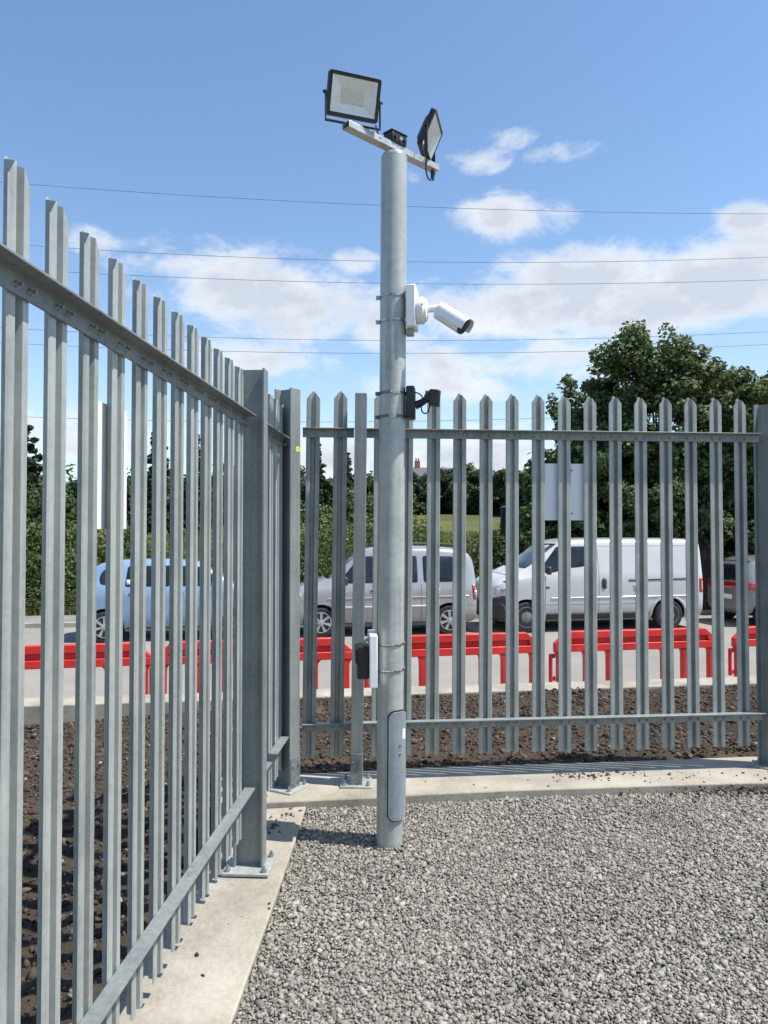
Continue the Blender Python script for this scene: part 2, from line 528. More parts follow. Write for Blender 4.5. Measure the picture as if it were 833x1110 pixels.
# retaining kerb between soil bed and road
KA, KB = Vector((-9.0, 6.13, 0)), Vector((13.0, 9.35, 0))
KD = (KB - KA).normalized(); KN = Vector((-KD.y, KD.x, 0))
mb = MB()
cpt = (KA + KB) / 2 + KN * 0.17
mb.box((cpt.x, cpt.y, (-0.215 + ROAD - 0.1) / 2), ((KB - KA).length, 0.34, 0.215 * -1 - (ROAD - 0.1)), Matrix.Rotation(math.atan2(KD.y, KD.x), 3, 'Z'))
tag(mb.build('retaining_kerb', M['concrete'], bevel=0.012), kind='structure')

# plinths under the fences
AF = math.atan(0.0542)          # left fence line leans this much to the right of straight ahead
AB = math.atan(0.097)           # rear fence line
LF0 = Vector((-0.766, 0, 0)); LD = Vector((math.sin(AF), math.cos(AF), 0)); LOUT = Vector((-math.cos(AF), math.sin(AF), 0))
BF0 = Vector((-0.39, 4.23, 0)); BD = Vector((math.cos(AB), math.sin(AB), 0)); BOUT = Vector((-math.sin(AB), math.cos(AB), 0))


def slab(name, pts, ztop, zbot, m):
    mb = MB()
    mb.prism(pts, lambda x, y: (x, y, zbot), lambda x, y: (x, y, ztop))
    return tag(mb.build(name, m, bevel=0.008), kind='structure')


rear_front = [(-0.86, 3.88), (-0.597, 3.914), (-0.34, 3.947), (-0.079, 3.977), (0.211, 4.033), (0.708, 4.095), (1.06, 4.126), (1.42, 4.165), (1.944, 4.208), (3.2, 4.30), (4.6, 4.40)]
rear_back = [(4.6, 4.95), (2.2, 4.69), (1.576, 4.613), (0.235, 4.48), (-0.377, 4.378), (-0.95, 4.31)]
slab('plinth', rear_front + rear_back, 0.0, -0.35, M['concrete'])
def strip_z(y):
    return -0.028 - 0.045 * min(1.0, max(0.0, 3.92 - y)) - 0.008 * min(2.0, max(0.0, 2.92 - y))


mb = MB()
L_, Rr = [], []
for y in (-3.0, 0.5, 1.5, 2.0, 2.5, 3.0, 3.3, 3.6, 3.87):
    L_.append((-0.80 - .03 * (3.9 - y), y)); Rr.append((-0.396 - 0.0355 * (3.9 - y), y if y < 3.8 else 3.934))
n_ = len(L_)
vs = [(x, y, strip_z(y)) for x, y in L_] + [(x, y, strip_z(y)) for x, y in Rr] + [(x, y, -.4) for x, y in L_] + [(x, y, -.4) for x, y in Rr]
fs = []
for i in range(n_ - 1):
    fs += [[i, n_ + i, n_ + i + 1, i + 1], [n_ + i, 3 * n_ + i, 3 * n_ + i + 1, n_ + i + 1], [i, i + 1, 2 * n_ + i + 1, 2 * n_ + i], [2 * n_ + i, 2 * n_ + i + 1, 3 * n_ + i + 1, 3 * n_ + i]]
fs += [[0, 2 * n_, 3 * n_, n_], [n_ - 1, 2 * n_ - 1, 4 * n_ - 1, 3 * n_ - 1]]
mb.add(vs, fs)
tag(mb.build('plinth', M['concrete'], bevel=0.006), kind='structure')


# gravel yard: a base sheet and the loose stones on it
def gravel_z(x, y):
    return -0.092 + 0.045 * np.clip((y - 3.0) / 0.9, 0, 1)


gx = np.linspace(-0.75, 14, 120); gy = np.linspace(-14, 4.3, 160)
GX, GY = np.meshgrid(gx, gy); GZ = gravel_z(GX, GY) - 0.005
idx = np.arange(GX.size).reshape(GX.shape)
fc = np.stack([idx[:-1, :-1], idx[:-1, 1:], idx[1:, 1:], idx[1:, :-1]], -1).reshape(-1, 4)
tag(link_mesh('gravel_bed', np_mesh('gravel_bed', np.stack([GX, GY, GZ], -1).reshape(-1, 3), fc), M['gravel_bed'], angle=180), kind='structure')

_ph = (1 + 5 ** 0.5) / 2
ICO_V = np.array([(-1, _ph, 0), (1, _ph, 0), (-1, -_ph, 0), (1, -_ph, 0), (0, -1, _ph), (0, 1, _ph), (0, -1, -_ph), (0, 1, -_ph), (_ph, 0, -1), (_ph, 0, 1), (-_ph, 0, -1), (-_ph, 0, 1)]) / math.sqrt(1 + _ph * _ph)
ICO_F = np.array([(0, 11, 5), (0, 5, 1), (0, 1, 7), (0, 7, 10), (0, 10, 11), (1, 5, 9), (5, 11, 4), (11, 10, 2), (10, 7, 6), (7, 1, 8), (3, 9, 4), (3, 4, 2), (3, 2, 6), (3, 6, 8), (3, 8, 9), (4, 9, 5), (2, 4, 11), (6, 2, 10), (8, 6, 7), (9, 8, 1)])


def rand_rot(n, r):
    q = r.normal(size=(n, 4)); q /= np.linalg.norm(q, axis=1, keepdims=True)
    w, x, y, z = q.T
    return np.stack([1 - 2 * (y * y + z * z), 2 * (x * y - z * w), 2 * (x * z + y * w), 2 * (x * y + z * w), 1 - 2 * (x * x + z * z), 2 * (y * z - x * w), 2 * (x * z - y * w), 2 * (y * z + x * w), 1 - 2 * (x * x + y * y)], -1).reshape(n, 3, 3)


def stones(pts, size, r, rough=0.36):
    n = len(pts)
    v = ICO_V[None] * (1 + r.normal(size=(n, 12, 1)) * rough)
    v = v * r.uniform(0.6, 1.15, (n, 1, 3))
    v = np.einsum('nij,nkj->nki', rand_rot(n, r), v)
    v[:, :, 2] *= 0.8
    v = v * np.asarray(size).reshape(n, 1, 1) + pts[:, None, :]
    f = ICO_F[None] + (np.arange(n) * 12)[:, None, None]
    return v.reshape(-1, 3), f.reshape(-1, 3)


def poly_mask(x, y, poly):
    ins = np.zeros(x.shape, bool)
    n = len(poly)
    for i in range(n):
        (x0, y0), (x1, y1) = poly[i], poly[(i + 1) % n]
        cond = ((y0 > y) != (y1 > y)) & (x < (x1 - x0) * (y - y0) / (y1 - y0 + 1e-12) + x0)
        ins ^= cond
    return ins


sp = 0.0094
xs, ys = np.meshgrid(np.arange(-0.62, 2.95, sp), np.arange(1.35, 4.3, sp))
xs = xs.ravel() + rng.uniform(-.5, .5, xs.size) * sp; ys = ys.ravel() + rng.uniform(-.5, .5, ys.size) * sp
edge = [(-0.388, 3.938), (-0.079, 3.972), (0.211, 4.028), (0.708, 4.09), (1.06, 4.121), (1.42, 4.16), (1.944, 4.203), (3.25, 4.29), (3.25, 0.9), (-0.497, 0.9), (-0.457, 2.0), (-0.422, 3.0)]
keep = poly_mask(xs, ys, edge) & (((xs - 0.025) ** 2 + (ys - 3.56) ** 2) > 0.066 ** 2)
xs, ys = xs[keep], ys[keep]
n = len(xs)
sz = np.clip(rng.lognormal(math.log(0.0060), 0.38, n), 0.0028, 0.016)
zz = gravel_z(xs, ys) + rng.uniform(-0.003, 0.005, n) + 0.016 * (fbm(xs * 2.5, ys * 2.5, 3) - 0.5)
v, f = stones(np.stack([xs, ys, zz], -1), sz, rng)
tag(link_mesh('gravel', np_mesh('gravel', v, f), M['stone'], smooth=False), 'loose grey angular gravel covering the yard inside the fence', kind='stuff')
del v, f


# soil bed
def soil_z(x, y):
    back = 0.0 - 0.078 * np.clip(y - 4.42 - 0.115 * x, 0, 5) - 0.055 * np.clip(-0.8 - x, 0, 3)
    side = -0.10 - 0.105 * np.clip(-0.9 - x, 0, 4) * 0.6
    w = np.clip((y - 3.4) / 1.6, 0, 1)
    leftness = np.clip((-0.7 - x) / 0.6, 0, 1)
    z = back * (1 - leftness) + leftness * np.minimum(side, side * (1 - w) + w * back - 0.03 * leftness)
    return np.maximum(z, -0.47)


gx = np.arange(-7.5, 9.0, 0.026); gy = np.arange(0.3, 8.8, 0.026)
GX, GY = np.meshgrid(gx, gy)
rough = (fbm(GX * 3, GY * 3, 5) - 0.5) * 0.10 + np.abs(fbm(GX * 11 + 9, GY * 11, 3) - 0.5) * 0.07
GZ = soil_z(GX, GY)
kline = (GX - KA.x) * (-KD.y) + (GY - KA.y) * KD.x           # beyond the retaining kerb: sink under the road
damp = np.clip((np.abs(kline)) / 0.5, 0.25, 1)
back_d = GY - (4.44 + 0.115 * GX)
damp = damp * np.where((GX > -0.85) & (back_d > -.3), np.clip(back_d / 0.22, 0.12, 1), 1)
GZ = GZ + rough * damp - np.where((GX > -0.85), 0.02 * np.clip(1 - back_d / 0.1, 0, 1), 0)
inner = poly_mask(GX, GY, [(-0.80, -4), (-0.85, 4.29), (-0.377, 4.35), (0.235, 4.45), (1.576, 4.585), (2.2, 4.66), (9.5, 5.45), (9.5, -4)])
keepv = (kline < 0.10) & ~inner
idx = np.arange(GX.size).reshape(GX.shape)
fc = np.stack([idx[:-1, :-1], idx[:-1, 1:], idx[1:, 1:], idx[1:, :-1]], -1).reshape(-1, 4)
kv = keepv.ravel()
fc = fc[kv[fc].all(1)]
used, inv = np.unique(fc, return_inverse=True)
vv = np.stack([GX, GY, GZ], -1).reshape(-1, 3)[used]
tag(link_mesh('soil', np_mesh('soil', vv, inv.reshape(-1, 4)), M['soil'], angle=60), kind='structure')

n = 80000
xs = rng.uniform(-4.5, 5.0, n); ys = rng.uniform(1.0, 8.2, n)
kl = (xs - KA.x) * (-KD.y) + (ys - KA.y) * KD.x
keep = (kl < -0.05) & ~poly_mask(xs, ys, [(-0.84, -4), (-0.90, 4.30), (-0.377, 4.38), (0.235, 4.485), (1.576, 4.62), (2.2, 4.70), (9.5, 5.5), (9.5, -4)])
xs, ys = xs[keep], ys[keep]; n = len(xs)
zz = soil_z(xs, ys) + (fbm(xs * 3, ys * 3, 5) - 0.5) * 0.10 + np.abs(fbm(xs * 11 + 9, ys * 11, 3) - 0.5) * 0.07 + 0.004
v, f = stones(np.stack([xs, ys, zz], -1), np.clip(rng.lognormal(math.log(0.0072), 0.55, n), 0.003, 0.026), rng, 0.36)
tag(link_mesh('soil_clods', np_mesh('soil_clods', v, f), M['clod'], smooth=False), 'dark brown clods and crumbs of soil over the bed behind the fences', kind='stuff')

# crumbs of soil lying on the plinths and on the gravel edge
pts = []
for (cx, cy, sx, sy, k) in ((1.12, 4.31, .09, .035, 60), (1.30, 4.36, .16, .035, 40), (1.45, 4.26, .2, .05, 10), (0.45, 4.16, .3, .06, 8), (1.85, 4.34, .09, .05, 9), (-0.55, 3.68, .03, .03, 26), (-0.5, 3.80, .06, .04, 22), (-0.53, 2.8, .05, .2, 6), (2.1, 4.32, .2, .06, 14)):
    for _ in range(k):
        x, y = random.gauss(cx, sx), random.gauss(cy, sy)
        yf = np.interp(x, [-.86, -.34, .211, 1.06, 1.944, 3.2], [3.88, 3.947, 4.033, 4.126, 4.208, 4.30])
        pts.append((x, y, 0.002) if y > yf + .005 else (x, min(y, yf - .01), strip_z(y) + .002 if x < -.42 else -.05))
for _ in range(700):     # dark soil spilled over the gravel against the plinth on the right
    x = random.gauss(2.25, 0.36); y = 4.205 + 0.075 * (x - 2.0) - abs(random.gauss(0, 0.055))
    pts.append((x, y, -0.032 + random.random() * 0.022))
pts = np.array(pts)
v, f = stones(pts, np.clip(rng.lognormal(math.log(0.0052), 0.45, len(pts)), 0.0025, 0.012), rng, 0.25)
tag(link_mesh('soil_crumbs', np_mesh('soil_crumbs', v, f), M['clod'], smooth=False), 'crumbs of dark soil spilled on the concrete plinths and gravel edge', kind='stuff')


# ------------------------------------------------------------------ fences
def pale_mesh(zb, zt):
    prof = [(-.0378, .0035), (-.0345, .0), (-.0135, .0), (-.0088, .025), (.0088, .025), (.0135, .0), (.0345, .0), (.0378, .0035)]
    # subdivide so the cut at the head is clean
    P = []
    for (a, b) in zip(prof[:-1], prof[1:]):
        for k in range(3):
            P.append((a[0] + (b[0] - a[0]) * k / 3, a[1] + (b[1] - a[1]) * k / 3))
    P.append(prof[-1])
    th = 0.0028
    vs, n = [], len(P)
    for i, (u, w) in enumerate(P):
        a, b = P[max(i - 1, 0)], P[min(i + 1, n - 1)]
        t = Vector((b[0] - a[0], b[1] - a[1])).normalized()
        nx, ny = -t.y * th, t.x * th
        top = zt - 0.052 * min(1, abs(u) / 0.0375) ** 0.95
        for (x, y) in ((u, w), (u + nx, w + ny)):
            vs += [(x, y, zb), (x, y, top)]
    fs = []
    for i in range(n - 1):
        a, b = i * 4, (i + 1) * 4
        fs += [[a, b, b + 1, a + 1], [a + 2, a + 3, b + 3, b + 2], [a + 1, b + 1, b + 3, a + 3], [a, a + 2, b + 2, b]]
    fs += [[0, 1, 3, 2], [(n - 1) * 4, (n - 1) * 4 + 2, (n - 1) * 4 + 3, (n - 1) * 4 + 1]]
    return MB().add(vs, fs)


def bolt_mesh():
    mb = MB()
    mb.cyl((0, -0.0075, 0), (0, -0.013, 0), 0.0075, 0.0065, 8)
    mb.cyl((0, -0.013, 0), (0, -0.021, 0), 0.004, 0.0036, 8)
    return mb


def rail(name, x0, x1, ztop, parent, m):
    """angle rail, long flange on top pointing into the yard"""
    mb = MB()
    prof = [(-.0012, 0), (-.047, 0), (-.047, -.006), (-.0072, -.006), (-.0072, -.05), (-.0012, -.05)]
    mb.prism(prof, lambda y, z: (x0, y, ztop + z), lambda y, z: (x1, y, ztop + z))
    return mb.build(name, m, parent, bevel=0.0012)


def hpost(parent, x, y, rz, h0, h1, depth, width, lean=0.0, stub=0.0, m=None):
    """rolled steel H post: flanges face local -y and +y, web between them"""
    ft, wt = 0.009, 0.006
    d, w = depth / 2, width / 2
    prof = [(-w, -d), (w, -d), (w, -d + ft), (wt / 2 + .004, -d + ft + .003), (wt / 2, -d + ft + .008), (wt / 2, d - ft - .008), (wt / 2 + .004, d - ft - .003), (w, d - ft), (w, d), (-w, d), (-w, d - ft),
            (-wt / 2 - .004, d - ft - .003), (-wt / 2, d - ft - .008), (-wt / 2, -d + ft + .008), (-wt / 2 - .004, -d + ft + .003), (-w, -d + ft)]
    mb = MB().prism(prof, lambda a, b: (a, b, h0 + 0.009), lambda a, b: (a, b, h1))
    o = mb.build('post', m or M['galv_shaded'], parent, bevel=0.0012)
    o.location = (x, y, 0)
    o.rotation_euler = (0, lean, rz)
    s = max(depth, width) + 0.07
    pl = MB().box((0, 0, h0 + 0.005), (s, s, 0.012)).build('base_plate', M['galv'], o, bevel=0.002)
    for a in (-1, 1):
        for b_ in (-1, 1):
            bm_ = MB()
            q = s / 2 - 0.022
            bm_.cyl((a * q, b_ * q, h0 + 0.011), (a * q, b_ * q, h0 + 0.022), 0.012, 0.012, 6)
            bm_.cyl((a * q, b_ * q, h0 + 0.022), (a * q, b_ * q, h0 + 0.036), 0.006, 0.006, 8)
            bm_.build('anchor_bolt', M['bolt'], o)
    if stub:
        mb = MB().box((0, -d - 0.0025, h0 + 0.011 + stub / 2), (width * 0.98, 0.004, stub))
        mb.build('splice_plate', M['galv_stub'], o, bevel=0.001)
        bm_ = MB()
        for zz_ in (0.25, 0.8):
            for a in (-1, 1):
                bm_ = MB()
                bm_.cyl((a * width * .3, -d - .0045, h0 + stub * zz_), (a * width * .3, -d - .011, h0 + stub * zz_), .006, .006, 6)
                bm_.build('splice_bolt', M['bolt'], o)
    return o


def cleat(parent, x, y, z, sx):
    return MB().box((x + sx * 0.022, y, z), (0.05, 0.006, 0.038)).build('rail_cleat', M['galv_shaded'], parent, bevel=0.001)


bolt_me = None


def add_pales(parent, spots, zb, zt, rail_zs, lift={}):
    proto = pale_mesh(zb, zt).build('pale', M['galv'], parent, angle=25)
    bolts = []
    lift0 = lift.get(0, 0)
    for rz_ in rail_zs:
        for u in (-.024, .024):
            bo = bolt_mesh().build('bolt', M['bolt'], proto)
            bo.location = (u, 0, rz_ - 0.03 - lift0)
            bolts.append(bo)
    for i, (x, lean) in enumerate(spots):
        o = proto if i == 0 else proto.copy()
        if i:
            COL.objects.link(o)
            for bo in bolts:
                b2 = bo.copy(); COL.objects.link(b2); b2.parent = o
                b2.location.z += lift0 - lift.get(i, 0)
        o.location = (x - lean * zt, 0, random.uniform(-.003, .003) + lift.get(i, 0))
        o.rotation_euler = (0, lean, random.uniform(-.012, .012))


# left run
fl = empty('palisade_fence', LF0, math.pi / 2 - AF, 'grey steel palisade fence from the near left edge back to the yellow stickered corner post', 'fence')
spots = []
for k in range(-6, 18):
    x = (1.435 + 0.1584 * k) / math.cos(AF)
    if abs(x - 3.30) < 0.06:
        continue
    spots.append((x, 0.0015))
LT, LB = EYE + 0.487, EYE - 1.088
add_pales(fl, spots, 0.10, EYE + 0.693, (LT, LB), {k: z_ for k, z_ in enumerate((.02, .02, .02, .02, .02, .02, .02, .009, .003))})
for z in (LT, LB):
    rail('rail', -0.2, 3.262, z, fl, M['galv_shaded'])
    rail('rail', 3.338, 4.06, z, fl, M['galv_shaded'])
hpost(fl, 3.30, -0.016, 0, -0.054, EYE + 0.69, 0.127, 0.076)
for z in (LT - .026, LB - .026):
    cleat(fl, 3.23, -0.0105, z, 0)
# corner post, turned between the two runs
cw = Vector((-0.522, 4.125, 0)) - LF0
ang = math.atan2(-0.49, 0.87) + math.pi / 2          # local -y points this way in the world
cp = hpost(fl, cw.dot(LD), cw.dot(LOUT), ang - (math.pi / 2 - AF), 0.0, EYE + 0.757, 0.11, 0.088, lean=0.0, stub=0.16)
st = MB().prism([(-.018, 0), (-.012, .013), (.012, .014), (.018, .001), (.012, -.013), (-.012, -.014)], lambda x, z: (x + .018, -.0552, EYE + .433 + z), lambda x, z: (x + .018, -.0562, EYE + .433 + z)).build('sticker', M['sticker'], cp)
MB().box((.018, -.0566, EYE + .433), (.010, .0006, .0028)).box((.018, -.0568, EYE + .433), (.0028, .0006, .010)).build('printed_cross', M['ink'], cp)

# rear run
fb = empty('palisade_fence', BF0, AB, 'grey steel palisade fence across the back of the yard in front of the parked vehicles', 'fence')
spots = []
for px in (340.0, 369.7, 413.5, 441.5, 471.0, 499.3, 527.8, 556.2, 584.4, 612.6, 640.6, 668.0, 695.5, 722.8, 749.8, 777.0, 803.5):
    t = (px - PCX) / FPX
    X = t * (4.23 + 0.097 * 0.39) / (1 - 0.097 * t)
    x = (X + 0.39) / math.cos(AB)
    spots.append((x, 0.0117 - 0.0062 * x))
BT, BB = EYE + 0.560, EYE - 1.058
add_pales(fb, spots, 0.125, EYE + 0.777, (BT, BB))
PX = (-0.155 + 0.39) / math.cos(AB)
for z in (BT, BB):
    rail('rail', -0.06, PX - .012, z, fb, M['galv_shaded'])
    rail('rail', PX + .03, 2.60, z, fb, M['galv_shaded'])
hpost(fb, PX, -0.062, -AB, 0.0, EYE + 0.742, 0.10, 0.064, lean=0.0114, stub=0.165)
pr = Vector((2.262, 4.50, 0)) - BF0
hpost(fb, pr.dot(BD), pr.dot(BOUT), R(45) - AB, 0.0, EYE + 0.735, 0.127, 0.09, lean=-0.004)


# ------------------------------------------------------------------ sign plates on the outside of the fences
def sign(parent_p, rz, w, h, label):
    e = empty('sign_plate', parent_p, rz, label, 'sign')
    MB().box((0, 0, h / 2), (w, 0.003, h)).build('plate', M['white_sign'], e, bevel=0.0008)
    for z in (0.12 * h, 0.88 * h):
        MB().cyl((w * .18, .004, z), (w * .18, -.008, z), .006, .006, 8).build('fixing_bolt', M['bolt'], e)
    return e


lc = LF0 + LD * 1.915 + LOUT * 0.0305
sign((lc.x, lc.y, EYE + 0.001), math.pi / 2 - AF, 0.245, 0.312, 'blank back of a white sign plate fixed outside the left fence run')
t = (613.5 - PCX) / FPX
bx = t * 4.27 / (1 - 0.097 * t)
bc = BF0 + BD * ((bx + 0.39) / math.cos(AB)) + BOUT * 0.0305
sign((bc.x, bc.y, EYE + 0.053), AB, 0.25, 0.326, 'blank back of a white sign plate fixed outside the rear fence run')

# ------------------------------------------------------------------ camera pole
PB = Vector((0.025, 3.56, -0.10)); PT = Vector((0.0475, 3.56, EYE + 1.748))
PR = 0.061
pole = empty('camera_pole', PB, 0, 'tall round galvanised steel pole standing in the gravel near the fence corner', 'pole')
axis = PT - PB


def onpole(z):
    """axis point of the pole at world height z, in pole coordinates"""
    return axis * ((z - PB.z) / axis.z)


mb = MB()
ring = []
mb.cyl((0, 0, 0), axis, PR, PR, 48)
sh = mb.build('shaft', M['galv_pole'], pole, bevel=0.003)
top = axis.copy()
mb = MB()
mb.cyl(top + Vector((0, 0, 0.001)), top + Vector((0, 0, 0.012)), PR * 0.96, PR * 0.9, 40)
mb.cyl(top + Vector((0, 0, 0.012)), top + Vector((0, 0, 0.036)), 0.024, 0.022, 20)
mb.build('pole_cap', M['galv_pole'], pole, bevel=0.002)
BARD = Vector((0.716, 0.698, 0)).normalized(); BARN = Vector((BARD.y, -BARD.x, 0))
bar_a = R(44.3)
barc = top + Vector((-0.003, 0.015, 0.036 + 0.015))
Mb = Matrix.Rotation(bar_a, 3, 'Z')
mb = MB()
q = 0.018
qa, qb = .023, .015
sec = [(-qa, -qb), (qa, -qb), (qa, qb), (-qa, qb)]
sec2 = [(-qa + .0025, -qb + .0025), (qa - .0025, -qb + .0025), (qa - .0025, qb - .0025), (-qa + .0025, qb - .0025)]
f_ = lambda s, a, b: barc + BARD * s + BARN * a + Vector((0, 0, b))
vs = [f_(s, *p) for s in (-.30, .30) for p in sec] + [f_(s, *p) for s in (-.30, .30) for p in sec2]
fs = []
for k in range(4):
    k2 = (k + 1) % 4
    fs += [[k, k2, 4 + k2, 4 + k], [8 + k, 12 + k, 12 + k2, 8 + k2], [k, 8 + k, 8 + k2, k2], [4 + k, 4 + k2, 12 + k2, 12 + k]]
mb.add(vs, fs)
mb.build('crossbar', M['alu'], pole, bevel=0.0015)
# access door low on the right of the pole
dang = R(-52)      # direction of the door centre round the pole, from +X
mb = MB()
z0d, z1d = EYE - 1.318, EYE - 0.83
hw = 0.047
pts = []
nrow = 40
rc = 0.030
for i in range(nrow + 1):
    t_ = i / nrow
    t_ = 0.5 - 0.5 * math.cos(math.pi * t_)
    t_ = 0.5 - 0.5 * math.cos(math.pi * t_)
    zd = z0d + (z1d - z0d) * t_
    edge_ = min(t_, 1 - t_) * (z1d - z0d)
    wd = hw if edge_ >= rc else hw - rc + math.sqrt(max(0, rc * rc - (rc - edge_) ** 2))
    pts.append((zd, wd))
vs, fs = [], []
cols = 9
for lay, rr in ((0, PR + .0005), (1, PR + .0125)):
    for zd, wd in pts:
        c_ = onpole(zd)
        for k in range(cols):
            t_ = (k / (cols - 1) * 2 - 1) * wd / PR
            vs.append(c_ + Vector((math.cos(dang + t_) * rr, math.sin(dang + t_) * rr, 0)))
L_ = (nrow + 1) * cols
for i in range(nrow):
    for k in range(cols - 1):
        a_ = i * cols + k
        fs.append([a_, a_ + 1, a_ + cols + 1, a_ + cols])
        fs.append([L_ + a_, L_ + a_ + cols, L_ + a_ + cols + 1, L_ + a_ + 1])
for i in range(nrow):
    for k in (0, cols - 1):
        a_ = i * cols + k
        fs.append([a_, a_ + cols, L_ + a_ + cols, L_ + a_])
for i in (0, nrow):
    for k in range(cols - 1):
        a_ = i * cols + k
        fs.append([a_, a_ + 1, L_ + a_ + 1, L_ + a_])
door = MB().add(vs, fs).build('access_door', M['hatch'], pole, angle=50)
sv = []
for i_, v_ in enumerate(vs):
    lay_, r_ = divmod(i_, L_)
    row, k_ = divmod(r_, cols)
    zd, wd = pts[row]
    zd2 = zd + (.007 if row > nrow / 2 else -.007) * abs(row - nrow / 2) / (nrow / 2)
    t_ = (k_ / (cols - 1) * 2 - 1) * (wd + .006) / PR
    rr = (PR + .0003, PR + .0035)[lay_]
    sv.append(onpole(zd2) + Vector((math.cos(dang + t_) * rr, math.sin(dang + t_) * rr, 0)))
MB().add(sv, fs).build('door_gap_shade', M['rubber'], door, angle=50)  # dark plate added to draw the shaded gap round the door
vs, fs = [], []
for j, zd in enumerate((EYE - 0.955, EYE - 0.91)):
    c_ = onpole(zd)
    for lay, rr in ((0, PR + .0127), (1, PR + .0134)):
        for k in range(6):
            t_ = (0.10 + 0.30 * k / 5) / 1 + 0.1
            vs.append(c_ + Vector((math.cos(dang + t_) * rr, math.sin(dang + t_) * rr, 0)))
for k in range(5):
    fs += [[k, k + 1, 12 + k + 1, 12 + k], [6 + k, 18 + k, 18 + k + 1, 6 + k + 1], [k, 6 + k, 6 + k + 1, k + 1], [12 + k, 13 + k, 19 + k, 18 + k]]
fs += [[0, 12, 18, 6], [5, 11, 23, 17]]
MB().add(vs, fs).build('door_label', M['paper'], door)
for zd in (EYE - 0.98, EYE - 1.02):
    c_ = onpole(zd) + Vector((math.cos(dang) * (PR + .012), math.sin(dang) * (PR + .012), 0))
    MB().cyl(c_, c_ + Vector((math.cos(dang) * .004, math.sin(dang) * .004, 0)), .006, .005, 10).build('door_lock', M['bolt'], door)


def band(parent, z, origin, r=PR + .0015, hgt=0.012, m=None, buckle=None, th=0.0016):
    """steel strap round the pole at world height z; origin is the parent's world position"""
    c_ = PB + onpole(z) - Vector(origin)
    n = 40
    vs = []
    for rr in (r, r + th):
        for dz in (-hgt / 2, hgt / 2):
            for k in range(n):
                t_ = 2 * math.pi * k / n
                vs.append(c_ + Vector((math.cos(t_) * rr, math.sin(t_) * rr, dz)))
    fs = []
    for k in range(n):
        k2 = (k + 1) % n
        fs += [[k, k2, n + k2, n + k], [2 * n + k, 3 * n + k, 3 * n + k2, 2 * n + k2], [n + k, n + k2, 3 * n + k2, 3 * n + k], [k, 2 * n + k, 2 * n + k2, k2]]
    mb = MB().add(vs, fs)
    if buckle is not None:
        d_ = Vector((math.cos(buckle), math.sin(buckle), 0))
        mb.box(c_ + d_ * (r + .008), (.02, .016, .016), Matrix.Rotation(buckle, 3, 'Z'))
        mb.cyl(c_ + d_ * (r + .008) + Vector((-d_.y, d_.x, 0)) * -.016, c_ + d_ * (r + .008) + Vector((-d_.y, d_.x, 0)) * .016, .004, .004, 8)
    return mb.build('strap', m or M['steel_band'], parent)


# ------------------------------------------------------------------ floodlights
def floodlight(loc, rz, tilt, label, W=0.244, H=0.182):
    """origin at the middle of the bracket foot; lamp faces local -y and tips down by tilt"""
    e = empty('floodlight', loc, rz, label, 'floodlight', 'black floodlights on the crossbar')
    piv = Vector((0, 0, 0.128))
    Rm = Matrix.Rotation(tilt, 3, 'X')
    tr = lambda x, y, z: piv + Rm @ Vector((x, y, z))
    w, h = W / 2, H / 2
    fr = 0.016
    # tray shaped housing: slim frame, thicker fins box behind
    mb = MB()
    def ringpts(a, b, y, c=0.008):
        return [(-a + c, y, -b), (a - c, y, -b), (a, y, -b + c), (a, y, b - c), (a - c, y, b), (-a + c, y, b), (-a, y, b - c), (-a, y, -b + c)]
    loops = [ringpts(.056, .031, .0085, .004), ringpts(w - fr, h - fr, -0.0115, .004), ringpts(w - fr + .003, h - fr + .003, -0.013, .004), ringpts(w, h, -0.013), ringpts(w, h, 0.012), ringpts(w * .86, h * .8, 0.018), ringpts(w * .7, h * .62, 0.034), ringpts(w * .5, h * .45, 0.036)]
    vs = [tr(*p) for L in loops for p in L]
    fs = []
    for i in range(len(loops) - 1):
        for k in range(8):
            fs.append([i * 8 + k, i * 8 + (k + 1) % 8, (i + 1) * 8 + (k + 1) % 8, (i + 1) * 8 + k])
    fs += [list(range((len(loops) - 1) * 8, len(loops) * 8)), list(range(8))[::-1]]
    ho = MB().add(vs, fs).build('housing', M['black'], e, bevel=0.001)
    for k in range(-4, 5):
        MB().box(tr(k * .014, 0.039, 0), (.003, .012, h * .9), Rm).build('cooling_fin', M['black'], ho)
    # sloped reflector tray and led tile
    a, b, ai, bi = w - fr - .001, h - fr - .001, 0.055, 0.03
    vs = [tr(-a, -.0122, -b), tr(a, -.0122, -b), tr(a, -.0122, b), tr(-a, -.0122, b), tr(-ai, .0070, -bi), tr(ai, .0070, -bi), tr(ai, .0070, bi), tr(-ai, .0070, bi)]
    fs = [[0, 1, 5, 4], [1, 2, 6, 5], [2, 3, 7, 6], [3, 0, 4, 7], [4, 5, 6, 7]]
    MB().add(vs, fs).build('reflector', M['reflector'], e, smooth=False)
    MB().box(tr(0, .0058, 0), (ai * 1.94, .0016, bi * 1.94), Rm).build('led_panel', M['led'], e)
    # bracket
    mb = MB()
    for s in (-1, 1):
        x = s * (w + .006)
        p0, p1 = Vector((x, 0, 0.128)), Vector((x, 0.0, 0.006))
        mb.box((p0 + p1) / 2 + Vector((0, .002, 0)), (.004, .018, .132))
    mb.box((0, .002, .004), (W + .016, .018, .004))
    br = mb.build('bracket', M['black'], e, bevel=0.0008)
    for s in (-1, 1):
        MB().cyl((s * (w + .005), 0, .128), (s * (w + .018), 0, .128), .009, .007, 10).build('pivot_bolt', M['black'], br)
    MB().cyl((0, 0, .006), (0, 0, .014), .008, .008, 6).build('foot_bolt', M['bolt'], br)
    return e


barw = PB + barc
def barp(s, dz=0.018):
    return barw + BARD * s + Vector((0, 0, dz))


